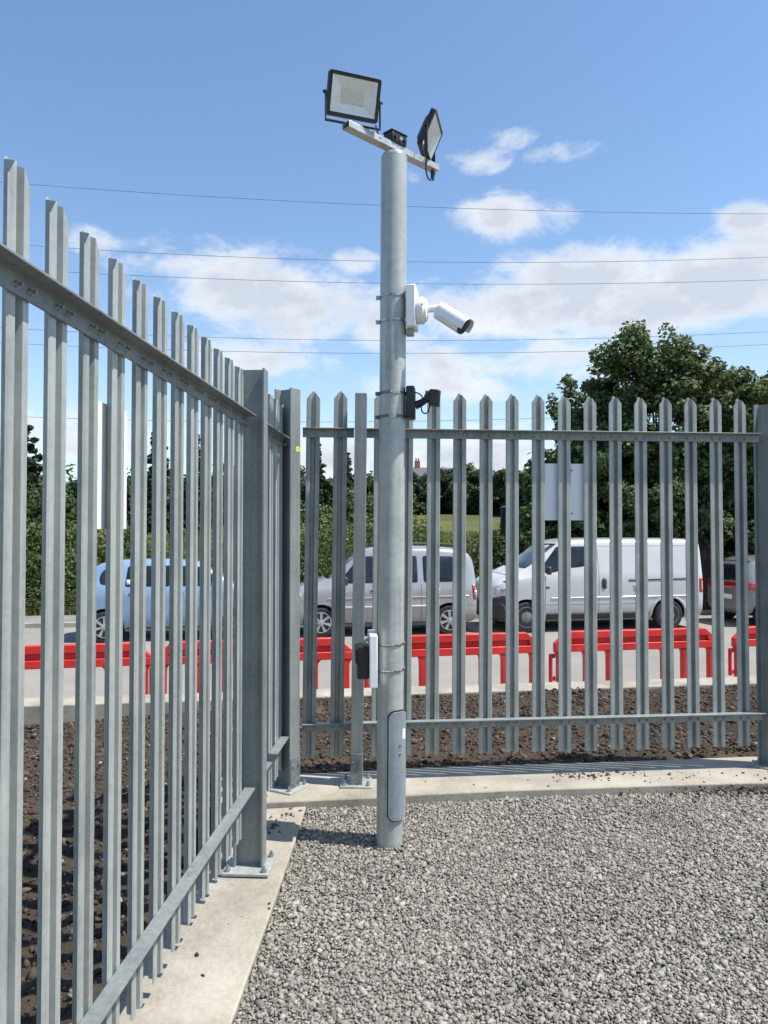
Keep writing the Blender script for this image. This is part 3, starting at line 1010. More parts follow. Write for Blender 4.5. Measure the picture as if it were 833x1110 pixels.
f1 = floodlight(barp(-0.255, 0.0155), R(20), R(20), 'black floodlight facing the camera on the left end of the crossbar')
f2 = floodlight(barp(0.258, 0.0155), R(78), R(24), 'black floodlight seen edge on at the right end of the crossbar')
# leads of the lamps
mb = MB()
pts = [barp(0.215, .02) + BARN * .02, barp(0.20, -.01) + BARN * .026, barp(0.205, -.055) + BARN * .022, barp(0.235, -.075) + BARN * .012, barp(0.268, -.06), barp(0.275, -.02)]
def smooth_path(p, n=6):
    p = [Vector(q) for q in p]
    out = []
    for i in range(len(p) - 1):
        a, b, c, d = p[max(i - 1, 0)], p[i], p[i + 1], p[min(i + 2, len(p) - 1)]
        for k in range(n):
            t = k / n
            out.append(0.5 * ((2 * b) + (c - a) * t + (2 * a - 5 * b + 4 * c - d) * t * t + (3 * b - a - 3 * c + d) * t ** 3))
    return out + [p[-1]]
loc2 = f2.location
ld = MB().tube([p for p in smooth_path([Vector(q) - f2.location for q in pts])], .0038, 8).build('lead', M['rubber'], f2)
ld.rotation_euler = (0, 0, -R(78))
gl = MB().cyl(barp(.275, -.02) - f2.location, barp(.275, -.062) - f2.location, .011, .009, 12).build('cable_gland', M['black_plastic'], f2)
gl.rotation_euler = (0, 0, -R(78))
pts = [f1.location + Vector((.10, .06, .03)), barp(-.10, .03), barp(-.115, -.0) + BARN * .021, barp(-.06, .022) + BARN * .008, barp(-.03, .03)]
ld = MB().tube(smooth_path([Vector(q) - f1.location for q in pts]), .0038, 8).build('lead', M['rubber'], f1)
ld.rotation_euler = (0, 0, -R(20))

# small black box on the crossbar over the pole
jb = empty('junction_box', barp(0.012, 0.0152), bar_a, 'small black junction box on the crossbar above the pole top', 'junction box')
MB().box((0, 0, .026), (.098, .06, .048)).build('box_body', M['black_plastic'], jb, bevel=0.005)
MB().box((0, 0, .0535), (.104, .066, .009)).build('box_lid', M['black_plastic'], jb, bevel=0.003)
for s in (-.028, 0.004, .032):
    MB().cyl((s, -.03, .024), (s, -.038, .024), .009, .008, 12).build('knockout', M['grey_plastic'] if s == 0.004 else M['black_plastic'], jb)

# ------------------------------------------------------------------ security camera
zc = EYE + (574 - 334) / FPX * 3.56
scl = PB + onpole(zc)
cang = R(-9)
sc = empty('security_camera', scl, cang, 'white bullet security camera on a white back box strapped to the pole', 'security camera')
bb = MB().box((PR + .006 + .0225, 0, 0.0), (.046, .125, .196)).build('back_box', M['white_plastic'], sc, bevel=0.006)
MB().box((PR + .018, .0, -.112), (.036, .05, .03)).build('cable_gland', M['grey_plastic'], bb, bevel=0.005)
for z_ in (.055, -.06):
    MB().box((PR + .003, 0, z_), (.012, .07, .02)).build('clamp_block', M['steel_band'], bb, bevel=0.001)
x0 = PR + .0525
mb = MB()
mb.lathe([(.060, 0), (.062, .006), (.062, .030), (.054, .036), (.050, .044), (.030, .050)], 36, 'X', (x0, 0, -.012))
mb.build('mount_base', M['white_plastic'], sc, angle=30)
MB().cyl((x0 + .03, -.0625, .0), (x0 + .03, -.064, .0), .004, .004, 10).build('mount_screw', M['ink'], sc)
arm = [(x0 + .045, 0, -.006), (x0 + .07, 0, -.005), (x0 + .092, 0, -.005), (x0 + .104, 0, -.010), (x0 + .112, 0, -.02)]
MB().tube(smooth_path(arm), .0165, 20).build('arm', M['white_plastic'], sc)
# camera body: axis tips down
th = R(38)
ax = Vector((math.cos(th), -0.34, -math.sin(th))).normalized()
sid = Vector((0.34, 1, 0)); sid = (sid - ax * sid.dot(ax)).normalized()
up = sid.cross(ax) * -1
if up.z < 0: up = -up
b0 = Vector((x0 + .103, 0, -.018))
tp = lambda s, a, u: b0 + ax * s + sid * a + up * u
def tube_sec(s, r, n=28, sq=0.0):
    out = []
    for k in range(n):
        t = 2 * math.pi * k / n
        ca, sa = math.cos(t), math.sin(t)
        e_ = 0.75
        out.append(tp(s, r * math.copysign(abs(ca) ** e_, ca), r * math.copysign(abs(sa) ** e_, sa)))
    return out
def loft(secs, cap=True):
    n = len(secs[0])
    vs = [p for s in secs for p in s]
    fs = []
    for i in range(len(secs) - 1):
        for k in range(n):
            fs.append([i * n + k, i * n + (k + 1) % n, (i + 1) * n + (k + 1) % n, (i + 1) * n + k])
    if cap:
        fs += [list(range(n))[::-1], list(range((len(secs) - 1) * n, len(secs) * n))]
    return MB().add(vs, fs)
body = loft([tube_sec(-.012, .018), tube_sec(-.004, .032), tube_sec(.004, .039), tube_sec(.145, .0395), tube_sec(.150, .0395)]).build('camera_body', M['white_plastic'], sc, angle=30)
loft([tube_sec(.1505, .037), tube_sec(.154, .036)]).build('lens_window', M['lens'], body)
# sunshield: arched cover over the top with a forward lip
def arch(s, r0, drop, n=15):
    o_, i_ = [], []
    for k in range(n):
        t = math.pi * (-.08 + 1.16 * k / (n - 1))
        for r_, L in ((r0, o_), (r0 - .0025, i_)):
            L.append(tp(s, r_ * math.copysign(abs(math.cos(t)) ** .75, math.cos(t)), r_ * math.copysign(abs(math.sin(t)) ** .75, math.sin(t)) + drop))
    return o_ + i_[::-1]
loft([arch(.002, .0432, .0), arch(.09, .0437, .0005), arch(.155, .0442, .001), arch(.172, .0437, .002)]).build('sunshield', M['white_plastic'], sc, angle=40)
MB().box(tp(.128, 0, .0446), (.03, .02, .0008), Matrix((ax, sid, up)).transposed()).build('maker_label', M['grey_plastic'], sc)
for z_ in (zc + .055, zc - .06):
    s_ = band(sc, z_, scl, buckle=R(178), hgt=.011)
    s_.rotation_euler = (0, 0, -cang)

# ------------------------------------------------------------------ black sensor lamp below it
zs = EYE + (574 - 437) / FPX * 3.56
sl = PB + onpole(zs)
ms = empty('motion_sensor', sl, R(-6), 'small black sensor lamp on a black back box strapped to the pole', 'sensor')
MB().box((PR + .025, 0, 0), (.040, .09, .150)).build('back_box', M['black_plastic'], ms, bevel=0.007)
mb = MB()
mb.tube([(PR + .044, 0, -.012), (PR + .075, 0, .002), (PR + .105, 0, .022)], [.020, .017, .015], 12)
mb.build('arm', M['black_plastic'], ms, angle=50)
MB().cyl((PR + .104, -.026, .026), (PR + .104, .026, .026), .017, .017, 16).build('knuckle', M['black_plastic'], ms, bevel=.002)
hd = MB().box((PR + .135, 0, .022), (.05, .07, .072), Matrix.Rotation(R(5), 3, 'Y')).build('sensor_head', M['black_plastic'], ms, bevel=0.006)
MB().box((PR + .1615, 0, .0195), (.003, .058, .06), Matrix.Rotation(R(5), 3, 'Y')).build('lens_window', M['lens'], hd)
MB().box((PR + .104, 0, .051), (.024, .03, .010)).build('screw_cap', M['grey_plastic'], hd, bevel=.002)
MB().tube(smooth_path([(PR + .045, -.01, .048), (PR + .062, -.016, .042), (PR + .08, -.02, .022), (PR + .075, -.022, -.03), (PR + .088, -.022, -.052), (PR + .105, -.02, -.045), (PR + .112, -.012, -.02), (PR + .115, -.008, .0)]), .0032, 8).build('lead', M['rubber'], ms)
for z_ in (EYE + (574 - 424) / FPX * 3.5, EYE + (574 - 450) / FPX * 3.5):
    s_ = band(ms, z_, sl, buckle=R(182), hgt=.013, m=M['chain'])
    s_.rotation_euler = (0, 0, R(6))

# ------------------------------------------------------------------ white and black box on the left
zb = EYE - (712.5 - 574) / FPX * 3.56
el = PB + onpole(zb)
eb = empty('equipment_box', el, R(4), 'white backed box with a black cover strapped to the left of the pole', 'box')
MB().box((-PR - .024, 0, 0), (.036, .21, .236)).build('back_box', M['white_plastic'], eb, bevel=0.004)
cv = MB().box((-PR - .042 - .027, 0, -.012), (.054, .125, .15)).build('cover', M['black_plastic'], eb, bevel=0.008)
MB().box((-PR - .042 - .0575, 0, .02), (.010, .118, .072)).build('flap', M['black_plastic'], cv, bevel=0.003)
MB().tube(smooth_path([(-PR - .060, -.02, .058), (-PR - .062, -.022, .076), (-PR - .050, -.02, .088), (-PR - .036, -.018, .084)]), .007, 10).build('conduit', M['grey_plastic'], eb)
for z_ in (EYE - (699 - 574) / FPX * 3.5, EYE - (727 - 574) / FPX * 3.5):
    c_ = PB + onpole(z_) - el
    pts = []
    for k in range(41):
        t_ = 2 * math.pi * k / 40
        pts.append(c_ + Vector((math.cos(t_) * (PR + .003), math.sin(t_) * (PR + .003), 0.006 * math.cos(t_) + .0025 * math.sin(t_ * 9))))
    s_ = MB().tube(pts[:-1] + [pts[0]], .0034, 8)
    d_ = Vector((-.35, -.93, 0)).normalized()
    s_.cyl(c_ + d_ * (PR + .004) + Vector((-.02, .006, -.002)), c_ + d_ * (PR + .004) + Vector((.02, -.004, -.003)), .006, .005, 8)
    o_ = s_.build('strap', M['chain'], eb)
    o_.rotation_euler = (0, 0, -R(4))

# weed at the foot of the pole
gt = []
mbv, mbf = [], []
for k in range(46):
    a = random.uniform(0, 2 * math.pi); r0 = random.uniform(0, .02)
    base = Vector((math.cos(a) * r0, math.sin(a) * r0, 0)); hgt = random.uniform(.02, .055)
    lean_ = Vector((math.cos(a), math.sin(a), 0)) * random.uniform(.004, .03)
    s_ = Vector((-math.sin(a), math.cos(a), 0)) * .0013
    i0 = len(mbv)
    mid = base + lean_ * .35 + Vector((0, 0, hgt * .6))
    mbv += [base - s_, base + s_, mid + s_, mid - s_, base + lean_ + Vector((0, 0, hgt))]
    mbf += [[i0, i0 + 1, i0 + 2, i0 + 3], [i0 + 3, i0 + 2, i0 + 4]]
mb = MB(); mb.v = [tuple(p) for p in mbv]; mb.f = mbf
o = mb.build('grass_tuft', M['grass'])
o.location = (0.098, 3.545, -0.09)
tag(o, 'small tuft of green grass in the gravel at the foot of the pole', 'grass tuft')

# ------------------------------------------------------------------ overhead lines
lines = [((35, 200), (413, 222.5), (833, 231.8), 25.0, 'topmost overhead cable, alone in the clear blue above the others'),
         ((33, 266), (413, 283.2), (833, 278.7), 25.4, 'upper cable of the pair crossing just above the security camera'),
         ((75, 295), (413, 307), (833, 303.3), 25.8, 'lower cable of the pair crossing just above the security camera'),
         ((32, 357), (413, 369), (833, 359.5), 26.2, 'upper cable of the pair passing just below the security camera'),
         ((32, 373), (413, 383), (833, 373.4), 26.6, 'lower cable of the pair passing just below the security camera'),
         ((30, 452), (413, 457), (600, 453), 27.0, 'lowest overhead cable, behind the points of the rear fence')]
for (a, b, c, Y, lab) in lines:
    xs = np.array([a[0], b[0], c[0]], float); ysn = np.array([a[1], b[1], c[1]], float)
    co = np.polyfit(xs, ysn, 2)
    pts = [at(px, np.polyval(co, px), Y) for px in np.linspace(-500, 1350, 90)]
    tag(MB().tube(pts, 0.0075, 6).build('overhead_cable', M['cable']), lab, 'cable', 'overhead cables across the sky')


# ------------------------------------------------------------------ red barriers
def barrier_proto():
    e = empty('plastic_barrier')
    Lb, Hb, T = 2.07, 0.98, 0.085
    m = M['red_plastic']
    h = lambda poly, y0, y1: MB().prism(poly, lambda x, z: (x, y0, z), lambda x, z: (x, y1, z))
    x0, x1 = -Lb / 2, Lb / 2
    mb = MB()
    # top rail with sloped shoulders, lower lip, thinner web between them
    mb.prism([(x0 + .16, Hb), (x1 - .16, Hb), (x1 - .12, Hb - .085), (x0 + .12, Hb - .085)], lambda x, z: (x, -T / 2, z), lambda x, z: (x, T / 2, z))
    mb.prism([(x0 + .0, Hb - .15), (x1 - .0, Hb - .15), (x1, Hb - .235), (x0, Hb - .235)], lambda x, z: (x, -T / 2, z), lambda x, z: (x, T / 2, z))
    mb.prism([(x0 + .12, Hb - .0851), (x1 - .12, Hb - .0851), (x1 - .12, Hb - .1499), (x0 + .12, Hb - .1499)], lambda x, z: (x, -T * .08, z), lambda x, z: (x, T * .08, z))
    for s in (-1, 1):
        xa, xb = s * (Lb / 2), s * (Lb / 2 - .1599)
        mb.prism([(xa, Hb - .1499), (xa, Hb - .135), (xb, Hb - .001), (xb + s * .04, Hb - .1499)], lambda x, z: (x, -T / 2, z), lambda x, z: (x, T / 2, z))
    # windows of the web: small dark slots
    legs = [(-.965, .08), (-.63, .085), (-.35, .07), (.35, .07), (.62, .085), (.965, .08)]
    for cx, wd in legs:
        mb.prism([(cx - wd * .9, Hb - .2349), (cx + wd * .9, Hb - .2349), (cx + wd * .6, Hb - .26), (cx + wd / 2, Hb - .30), (cx + wd / 2, .2), (cx - wd / 2, .2), (cx - wd / 2, Hb - .30), (cx - wd * .6, Hb - .26)], lambda x, z: (x, -T * .42, z), lambda x, z: (x, T * .42, z))
    mb.box((0, 0, .15), (Lb, T, .1))
    mb.build('panel', m, e, bevel=0.008, seg=2)
    for s in (-1, 1):
        MB().prism([(-.25, 0), (.25, 0), (.25, .03), (.07, .10), (-.07, .10), (-.25, .03)], lambda y, z: (s * .62 - .05, y, z), lambda y, z: (s * .62 + .05, y, z)).build('foot', M['rubber'], e, bevel=0.006)
    mb = MB()
    mb.cyl((-Lb / 2 - .045, 0, .40), (-Lb / 2 - .045, 0, .72), .022, .022, 10)
    mb.box((-Lb / 2 - .02, 0, .70), (.06, .03, .05)); mb.box((-Lb / 2 - .02, 0, .44), (.06, .03, .05))
    mb.build('coupling', m, e, bevel=.004)
    return e


bl = lambda X: Vector((X, 7.86 + 0.192 * (X + 3.37), ROAD))
bproto = barrier_proto()
brs = [(-5.62, 'red plastic barrier at the far left of the row, beyond the nearest pales'), (-3.45, 'red plastic barrier in front of the pale blue car'), (-1.37, 'red plastic barrier behind the corner post, before the nose of the silver people carrier'),
       (0.77, 'red plastic barrier right of the pole, before the tail of the silver people carrier'), (2.985, 'red plastic barrier in front of the white van, clear of the pole'), (5.24, 'red plastic barrier at the right end behind the end post of the rear fence')]
for i, (X, lab) in enumerate(brs):
    o = bproto if i == 0 else copy_tree(bproto)
    p = bl(X)
    o.location = (p.x, p.y, ROAD)
    o.rotation_euler = (0, 0, math.atan(0.192) + random.uniform(-.02, .02))
    tag(o, lab, 'barrier', 'red barriers along the road edge')


# ------------------------------------------------------------------ vehicles
def resample(poly, step):
    out = []
    n = len(poly)
    for i in range(n):
        a, b = poly[i], poly[(i + 1) % n]
        L = math.dist(a, b); k = max(1, int(math.ceil(L / step)))
        for j in range(k):
            out.append((a[0] + (b[0] - a[0]) * j / k, a[1] + (b[1] - a[1]) * j / k))
    return out


def round_poly(poly, r):
    out = []
    n = len(poly)
    for i in range(n):
        p = Vector((*poly[i], 0)); a = Vector((*poly[i - 1], 0)); b = Vector((*poly[(i + 1) % n], 0))
        da, db = (a - p), (b - p)
        q = min(r, da.length * .45, db.length * .45)
        p0, p1 = p + da.normalized() * q, p + db.normalized() * q
        for t in (0, .25, .5, .75, 1):
            v = p0 * (1 - t) ** 2 + p * 2 * t * (1 - t) + p1 * t * t
            out.append((v.x, v.y))
    return out


class Vehicle:
    """local x runs from the nose (0) backwards, y across (near side is -y), z up"""
    def __init__(s, name, stations, paint, wheels, R_w, half_w):
        s.e = empty(name)
        s.paint = paint
        secs = []
        for (x, zl, zb, zr, w, wr) in stations:
            zm = zl + (zb - zl) * .55
            half = [(0, zl), (w * .80, zl), (w * .97, zl + .07), (w, zm), (w * .985, zb - .02), (w * .965, zb + .01), (wr, zr - .085 if zr - zb > .3 else zr - .03), (wr * .90, zr - .02 if zr - zb > .3 else zr - .008), (wr * .6, zr), (0, zr + .008)]
            ring_ = [(x, -a, b) for a, b in half] + [(x, a, b) for a, b in half[::-1][1:-1]]
            secs.append(ring_)
        mb = MB()
        n = len(secs[0])
        vs = [p for q in secs for p in q]
        fs = []
        for i in range(len(secs) - 1):
            for k in range(n):
                fs.append([i * n + k, i * n + (k + 1) % n, (i + 1) * n + (k + 1) % n, (i + 1) * n + k])
        fs += [list(range(n))[::-1], list(range((len(secs) - 1) * n, len(secs) * n))]
        tmp = MB().add(vs, fs).build('tmp', paint)
        sm = tmp.modifiers.new('s', 'SUBSURF'); sm.levels = 2; sm.render_levels = 2
        cut = []
        for wx in wheels:
            for sd in (-1, 1):
                c_ = MB().cyl((wx, sd * (half_w + .3), R_w), (wx, sd * (half_w - .26), R_w), R_w + .055, R_w + .055, 40).build('cut', M['trim'])
                cut.append(c_)
                bo = tmp.modifiers.new('b', 'BOOLEAN'); bo.operation = 'DIFFERENCE'; bo.object = c_; bo.solver = 'EXACT'
        bpy.context.view_layer.update()
        dg = bpy.context.evaluated_depsgraph_get()
        # surface without arches for projecting trim
        for m_ in tmp.modifiers:
            if m_.type == 'BOOLEAN': m_.show_viewport = False
        dg = bpy.context.evaluated_depsgraph_get(); dg.update()
        ev = tmp.evaluated_get(dg)
        me0 = bpy.data.meshes.new_from_object(ev, depsgraph=dg)
        s.bvh = BVHTree.FromPolygons([v.co.copy() for v in me0.vertices], [list(p.vertices) for p in me0.polygons])
        for m_ in tmp.modifiers:
            m_.show_viewport = True
        dg = bpy.context.evaluated_depsgraph_get(); dg.update()
        me = bpy.data.meshes.new_from_object(tmp.evaluated_get(dg), depsgraph=dg)
        me.materials.clear(); me.materials.append(paint); me.materials.append(M['trim'])
        for p in me.polygons:
            c_ = p.center
            p.material_index = 0
            for wx in wheels:
                dd = math.hypot(c_.x - wx, c_.z - R_w)
                if (dd < R_w + .06 and abs(c_.y) < half_w - .02 and (abs(p.normal.y) > .9 or dd > R_w + .03)):
                    if abs(c_.y) < half_w - .05 or dd < R_w + .056 and abs(p.normal.y) < .3:
                        p.material_index = 1
            p.use_smooth = True
        me.set_sharp_from_angle(angle=R(38))
        s.body = bpy.data.objects.new('body', me)
        COL.objects.link(s.body); s.body.parent = s.e
        for o_ in cut + [tmp]:
            bpy.data.objects.remove(o_, do_unlink=True)

    def patch(s, name, poly, m, axis='y', sd=-1, off=.004, parent=None, rnd=.03, step=.05, thick=.006):
        """surface piece whose outline is given in side (x,z) or end (y,z) view, laid on the body"""
        if rnd: poly = round_poly(poly, rnd)
        poly = resample(poly, step)
        bm = bmesh.new()
        es, vs = [], [bm.verts.new((p[0], p[1], 0)) for p in poly]
        for i in range(len(vs)):
            es.append(bm.edges.new((vs[i], vs[(i + 1) % len(vs)])))
        bmesh.ops.triangle_fill(bm, edges=es, use_beauty=True)
        for _ in range(2):
            le = [e for e in bm.edges if e.calc_length() > step * 1.6]
            if le:
                bmesh.ops.subdivide_edges(bm, edges=le, cuts=1)
                bmesh.ops.triangulate(bm, faces=bm.faces)
        for v in bm.verts:
            a, b = v.co.x, v.co.y
            if axis == 'y':
                o_, d_ = Vector((a, sd * 3, b)), Vector((0, -sd, 0))
            elif axis == 'z':
                o_, d_ = Vector((a, b, 5)), Vector((0, 0, -1))
            else:
                o_, d_ = Vector((sd * 9 + 2, a, b)), Vector((-sd, 0, 0))
            h, nrm, _, _ = s.bvh.ray_cast(o_, d_)
            if h is None:
                h, nrm, _, _ = s.bvh.find_nearest(o_ + d_ * 2.2)
            if nrm.dot(d_) > 0: nrm = -nrm
            v.co = h + nrm * off
        bmesh.ops.recalc_face_normals(bm, faces=bm.faces)
        if len(bm.faces):
            bm.faces.ensure_lookup_table()
            av = sum((f.normal for f in bm.faces), Vector())
            want = Vector((0, sd, 0)) if axis == 'y' else (Vector((0, 0, 1)) if axis == 'z' else Vector((sd, 0, 0)))
            if av.dot(want) < 0:
                bmesh.ops.reverse_faces(bm, faces=bm.faces)
        me = bpy.data.meshes.new(name)
        bm.to_mesh(me); bm.free()
        o_ = link_mesh(name, me, m, parent or s.e, angle=40)
        so = o_.modifiers.new('t', 'SOLIDIFY'); so.thickness = thick; so.offset = -1
        return o_

    def both(s, *a, **k):
        s.patch(*a, sd=-1, **k); return s.patch(*a, sd=1, **k)

    def wheel(s, x, sd, R_w, half_w, style):
        y = sd * (half_w - .02)
        o_ = MB()
        wdt = .19
        prof = [(R_w * .66, -wdt / 2), (R_w * .9, -wdt / 2), (R_w * .975, -wdt / 2 + .02), (R_w, -wdt / 2 + .05), (R_w, wdt / 2 - .05), (R_w * .975, wdt / 2 - .02), (R_w * .9, wdt / 2), (R_w * .66, wdt / 2)]
        o_.lathe(prof, 40, 'Y', (0, 0, 0))
        t = o_.build('wheel', M['rubber'], s.e)
        t.location = (x, y - sd * wdt / 2 + sd * .01, R_w)
        t.rotation_euler = (0, random.uniform(0, 1), 0)
        f = sd * (wdt / 2 + .002)
        rm = MB()
        rr = R_w * .68
        rm.lathe([(rr, f - sd * .03), (rr, f + sd * .004), (rr * .93, f + sd * .006), (rr * .90, f - sd * .025)], 36, 'Y')
        if style == 'spoke':
            n_sp = 7
            for k in range(n_sp):
                a = 2 * math.pi * k / n_sp
                d_, q_ = Vector((math.cos(a), 0, math.sin(a))), Vector((-math.sin(a), 0, math.cos(a)))
                w0, w1 = .036, .062
                pts_ = [d_ * .04 - q_ * w0 / 2, d_ * .04 + q_ * w0 / 2, d_ * rr * .95 + q_ * w1 / 2, d_ * rr * .95 - q_ * w1 / 2]
                n0 = len(rm.v)
                rm.add([p + Vector((0, f - sd * .006, 0)) for p in pts_] + [p + Vector((0, f + sd * .007, 0)) for p in pts_], [[0, 1, 2, 3], [7, 6, 5, 4], [0, 4, 5, 1], [1, 5, 6, 2], [2, 6, 7, 3], [3, 7, 4, 0]])
            rm.lathe([(.058, f - sd * .008), (.058, f + sd * .010), (.03, f + sd * .016), (.0, f + sd * .017)], 18, 'Y')
        else:
            rm.lathe([(rr * .90, f - sd * .03), (rr * .62, f - sd * .012), (rr * .5, f + sd * .0), (rr * .3, f + sd * .006), (.0, f + sd * .010)], 36, 'Y')
            for k in range(10):
                a = 2 * math.pi * k / 10
                c_ = Vector((math.cos(a) * rr * .7, f - sd * .014, math.sin(a) * rr * .7))
                rm.cyl(c_, c_ + Vector((0, sd * .009, 0)), .016, .014, 8)
        rim = rm.build('rim', M['rim'] if style == 'spoke' else M['steel_rim'], t)
        MB().cyl((0, f - sd * .034, 0), (0, f - sd * .05, 0), rr * .97, rr * .97, 28).build('brake_disc', M['trim'], t)
        return t

    def place(s, nose, rz, label, cat):
        s.e.location = nose
        s.e.rotation_euler = (0, 0, rz)
        return tag(s.e, label, cat, 'vehicles parked along the road')

    def mirror(s, x, y, z, m):
        for sd in (-1, 1):
            MB().box((x, sd * (y + .07), z), (.10, .15, .17)).build('door_mirror', m, s.e, bevel=.04, seg=3)


M['steel_rim'] = mat('grey steel wheel', g(0.16), g(0.26), 8, 0.4, 0.5)

# --- white panel van
st = [(0.0, .34, .74, .80, .55, .46), (.03, .26, .90, .98, .76, .60), (.16, .22, 1.02, 1.10, .89, .72), (.42, .20, 1.08, 1.20, .935, .78), (.78, .20, 1.14, 1.33, .95, .80), (1.0, .20, 1.17, 1.46, .95, .79), (1.42, .20, 1.20, 1.80, .95, .77), (1.72, .20, 1.22, 1.945, .95, .77), (2.1, .20, 1.23, 1.975, .95, .79), (3.2, .20, 1.23, 1.975, .95, .80), (4.45, .20, 1.23, 1.97, .95, .80), (4.72, .22, 1.22, 1.955, .94, .80), (4.80, .24, 1.2, 1.93, .92, .79), (4.83, .36, 1.1, 1.84, .86, .73)]
V = Vehicle('panel_van', st, M['white_paint'], (.76, 3.98), .325, .95)
V.both('side_window', [(1.02, 1.245), (1.50, 1.79), (1.66, 1.80), (1.70, 1.34), (1.36, 1.255)], M['glass'], rnd=.04)
V.both('side_window', [(1.72, 1.345), (1.70, 1.80), (2.14, 1.80), (2.20, 1.72), (2.20, 1.42), (2.0, 1.37)], M['glass'], rnd=.05)
V.patch('windscreen', [(-.72, 1.34), (-.60, 1.85), (.60, 1.85), (.72, 1.34)], M['glass'], axis='x', sd=-1, rnd=.06)
V.patch('bumper', [(-.9, .30), (-.9, .62), (-.55, .66), (.55, .66), (.9, .62), (.9, .30)], M['trim'], axis='x', sd=-1, off=.012, rnd=.05)
V.both('bumper_corner', [(.05, .26), (.05, .72), (.30, .80), (.43, .62), (.42, .26)], M['trim'], off=.010, rnd=.04)
hl = V.both('headlight', [(.09, .80), (.12, .93), (.30, 1.02), (.42, .99), (.42, .90), (.28, .83)], M['headlamp'], rnd=.05)
V.both('indicator', [(.20, .86), (.24, .94), (.34, .96), (.35, .89)], M['grey_plastic'], rnd=.03, off=.008)
V.both('air_vent', [(.26, 1.065), (.36, 1.095), (.50, 1.075), (.40, 1.04)], M['trim'], rnd=.01, off=.006)
V.both('sill_trim', [(1.2, .22), (1.2, .40), (3.52, .40), (3.52, .22)], M['trim'], rnd=.02, off=.006)
V.both('rail_track', [(3.05, 1.06), (3.05, 1.095), (4.40, 1.115), (4.40, 1.08)], M['trim'], rnd=.008, off=.008)
V.both('door_handle', [(2.20, .93), (2.20, 1.10), (2.26, 1.14), (2.30, 1.10), (2.30, .92), (2.25, .89)], M['trim'], rnd=.03, off=.012)
V.both('door_handle', [(2.44, .93), (2.44, 1.10), (2.49, 1.14), (2.54, 1.10), (2.54, .92), (2.49, .89)], M['trim'], rnd=.03, off=.012)
V.both('repeater', [(1.18, .93), (1.18, .965), (1.27, .965), (1.27, .93)], M['trim'], rnd=.01, off=.008)
for xx in (2.36, 3.0 + .45, 1.16):
    V.both('panel_seam', [(xx, .42), (xx + .02, 1.78 if xx > 2 else 1.18), (xx + .029, 1.78 if xx > 2 else 1.18), (xx + .009, .42)], M['trim'], rnd=0, off=.001, thick=.003)
V.both('panel_seam', [(2.40, 1.80), (2.40, 1.808), (4.6, 1.812), (4.6, 1.804)], M['trim'], rnd=0, off=.001, thick=.003)
V.both('panel_seam', [(1.2, .575), (1.2, .583), (3.5, .583), (3.5, .575)], M['trim'], rnd=0, off=.001, thick=.003)
V.patch('bonnet_seam', [(.42, -.80), (.42, .80), (.44, .80), (.44, -.80)], M['trim'], axis='z', rnd=0, off=.001, thick=.003)
V.patch('wiper_panel', [(.80, -.72), (.92, .72), (1.02, .70), (.92, -.72)], M['trim'], axis='z', rnd=.02, off=.004)
V.both('tail_light', [(4.70, .80), (4.70, 1.10), (4.80, 1.10), (4.80, .80)], M['taillamp'], rnd=.02)
V.both('fuel_flap', [(3.16, .86), (3.16, 1.0), (3.30, 1.0), (3.30, .86)], M['white_paint'], rnd=.02, off=.006)
V.both('side_swage', [(1.3, .70), (1.3, .73), (4.5, .745), (4.5, .715)], M['white_paint'], rnd=.01, off=.010, thick=.014)
V.both('wheel_arch_lip', [(4.36, .30), (4.37, .42), (4.30, .56), (4.18, .66), (3.98, .71), (3.78, .66), (3.66, .56), (3.59, .42), (3.60, .30), (3.57, .30), (3.555, .43), (3.63, .585), (3.76, .69), (3.98, .74), (4.20, .69), (4.33, .585), (4.405, .43), (4.39, .30)], M['white_paint'], rnd=0, off=.008, thick=.01)
MB().cyl((2.1, .45, 1.97), (2.12, .45, 2.02), .012, .010, 8).cyl((2.12, .45, 2.02), (2.5, .45, 2.22), .004, .003, 6).build('aerial', M['trim'], V.e)
V.mirror(1.22, .95, 1.30, M['trim'])
for x in (.76, 3.98):
    for sd in (-1, 1):
        V.wheel(x, sd, .325, .95, 'steel')
p = rp(2.23, 0.95, ROAD)
V.place(p, ROT_ROAD, 'white panel van with black bumper and sliding side door, parked under the trees', 'van')

# --- silver people carrier
st = [(0.0, .36, .56, .62, .52, .44), (.04, .27, .70, .78, .70, .58), (.20, .22, .84, .92, .82, .68), (.55, .20, .92, 1.02, .855, .74), (.95, .20, .97, 1.11, .86, .76), (1.12, .20, .99, 1.22, .86, .74), (1.55, .20, 1.02, 1.62, .86, .66), (1.85, .20, 1.03, 1.775, .86, .65), (2.3, .20, 1.03, 1.815, .86, .66), (3.2, .20, 1.04, 1.81, .86, .67), (3.75, .20, 1.04, 1.775, .86, .67), (3.98, .22, 1.02, 1.70, .85, .66), (4.08, .26, .95, 1.52, .83, .66), (4.12, .36, .78, 1.12, .74, .60)]
V = Vehicle('people_carrier', st, M['silver_paint'], (.86, 3.50), .305, .86)
V.both('side_window', [(1.20, 1.075), (1.66, 1.60), (1.94, 1.62), (1.98, 1.08)], M['glass'], rnd=.05)
V.both('side_window', [(2.10, 1.08), (2.08, 1.62), (2.84, 1.62), (2.84, 1.08)], M['glass'], rnd=.05)
V.both('side_window', [(2.96, 1.08), (2.96, 1.62), (3.62, 1.60), (3.74, 1.40), (3.72, 1.09)], M['glass'], rnd=.06)
V.patch('windscreen', [(-.64, 1.16), (-.52, 1.66), (.52, 1.66), (.64, 1.16)], M['glass'], axis='x', sd=-1, rnd=.05)
V.patch('rear_window', [(-.55, 1.12), (-.5, 1.58), (.5, 1.58), (.55, 1.12)], M['glass'], axis='x', sd=1, rnd=.05)
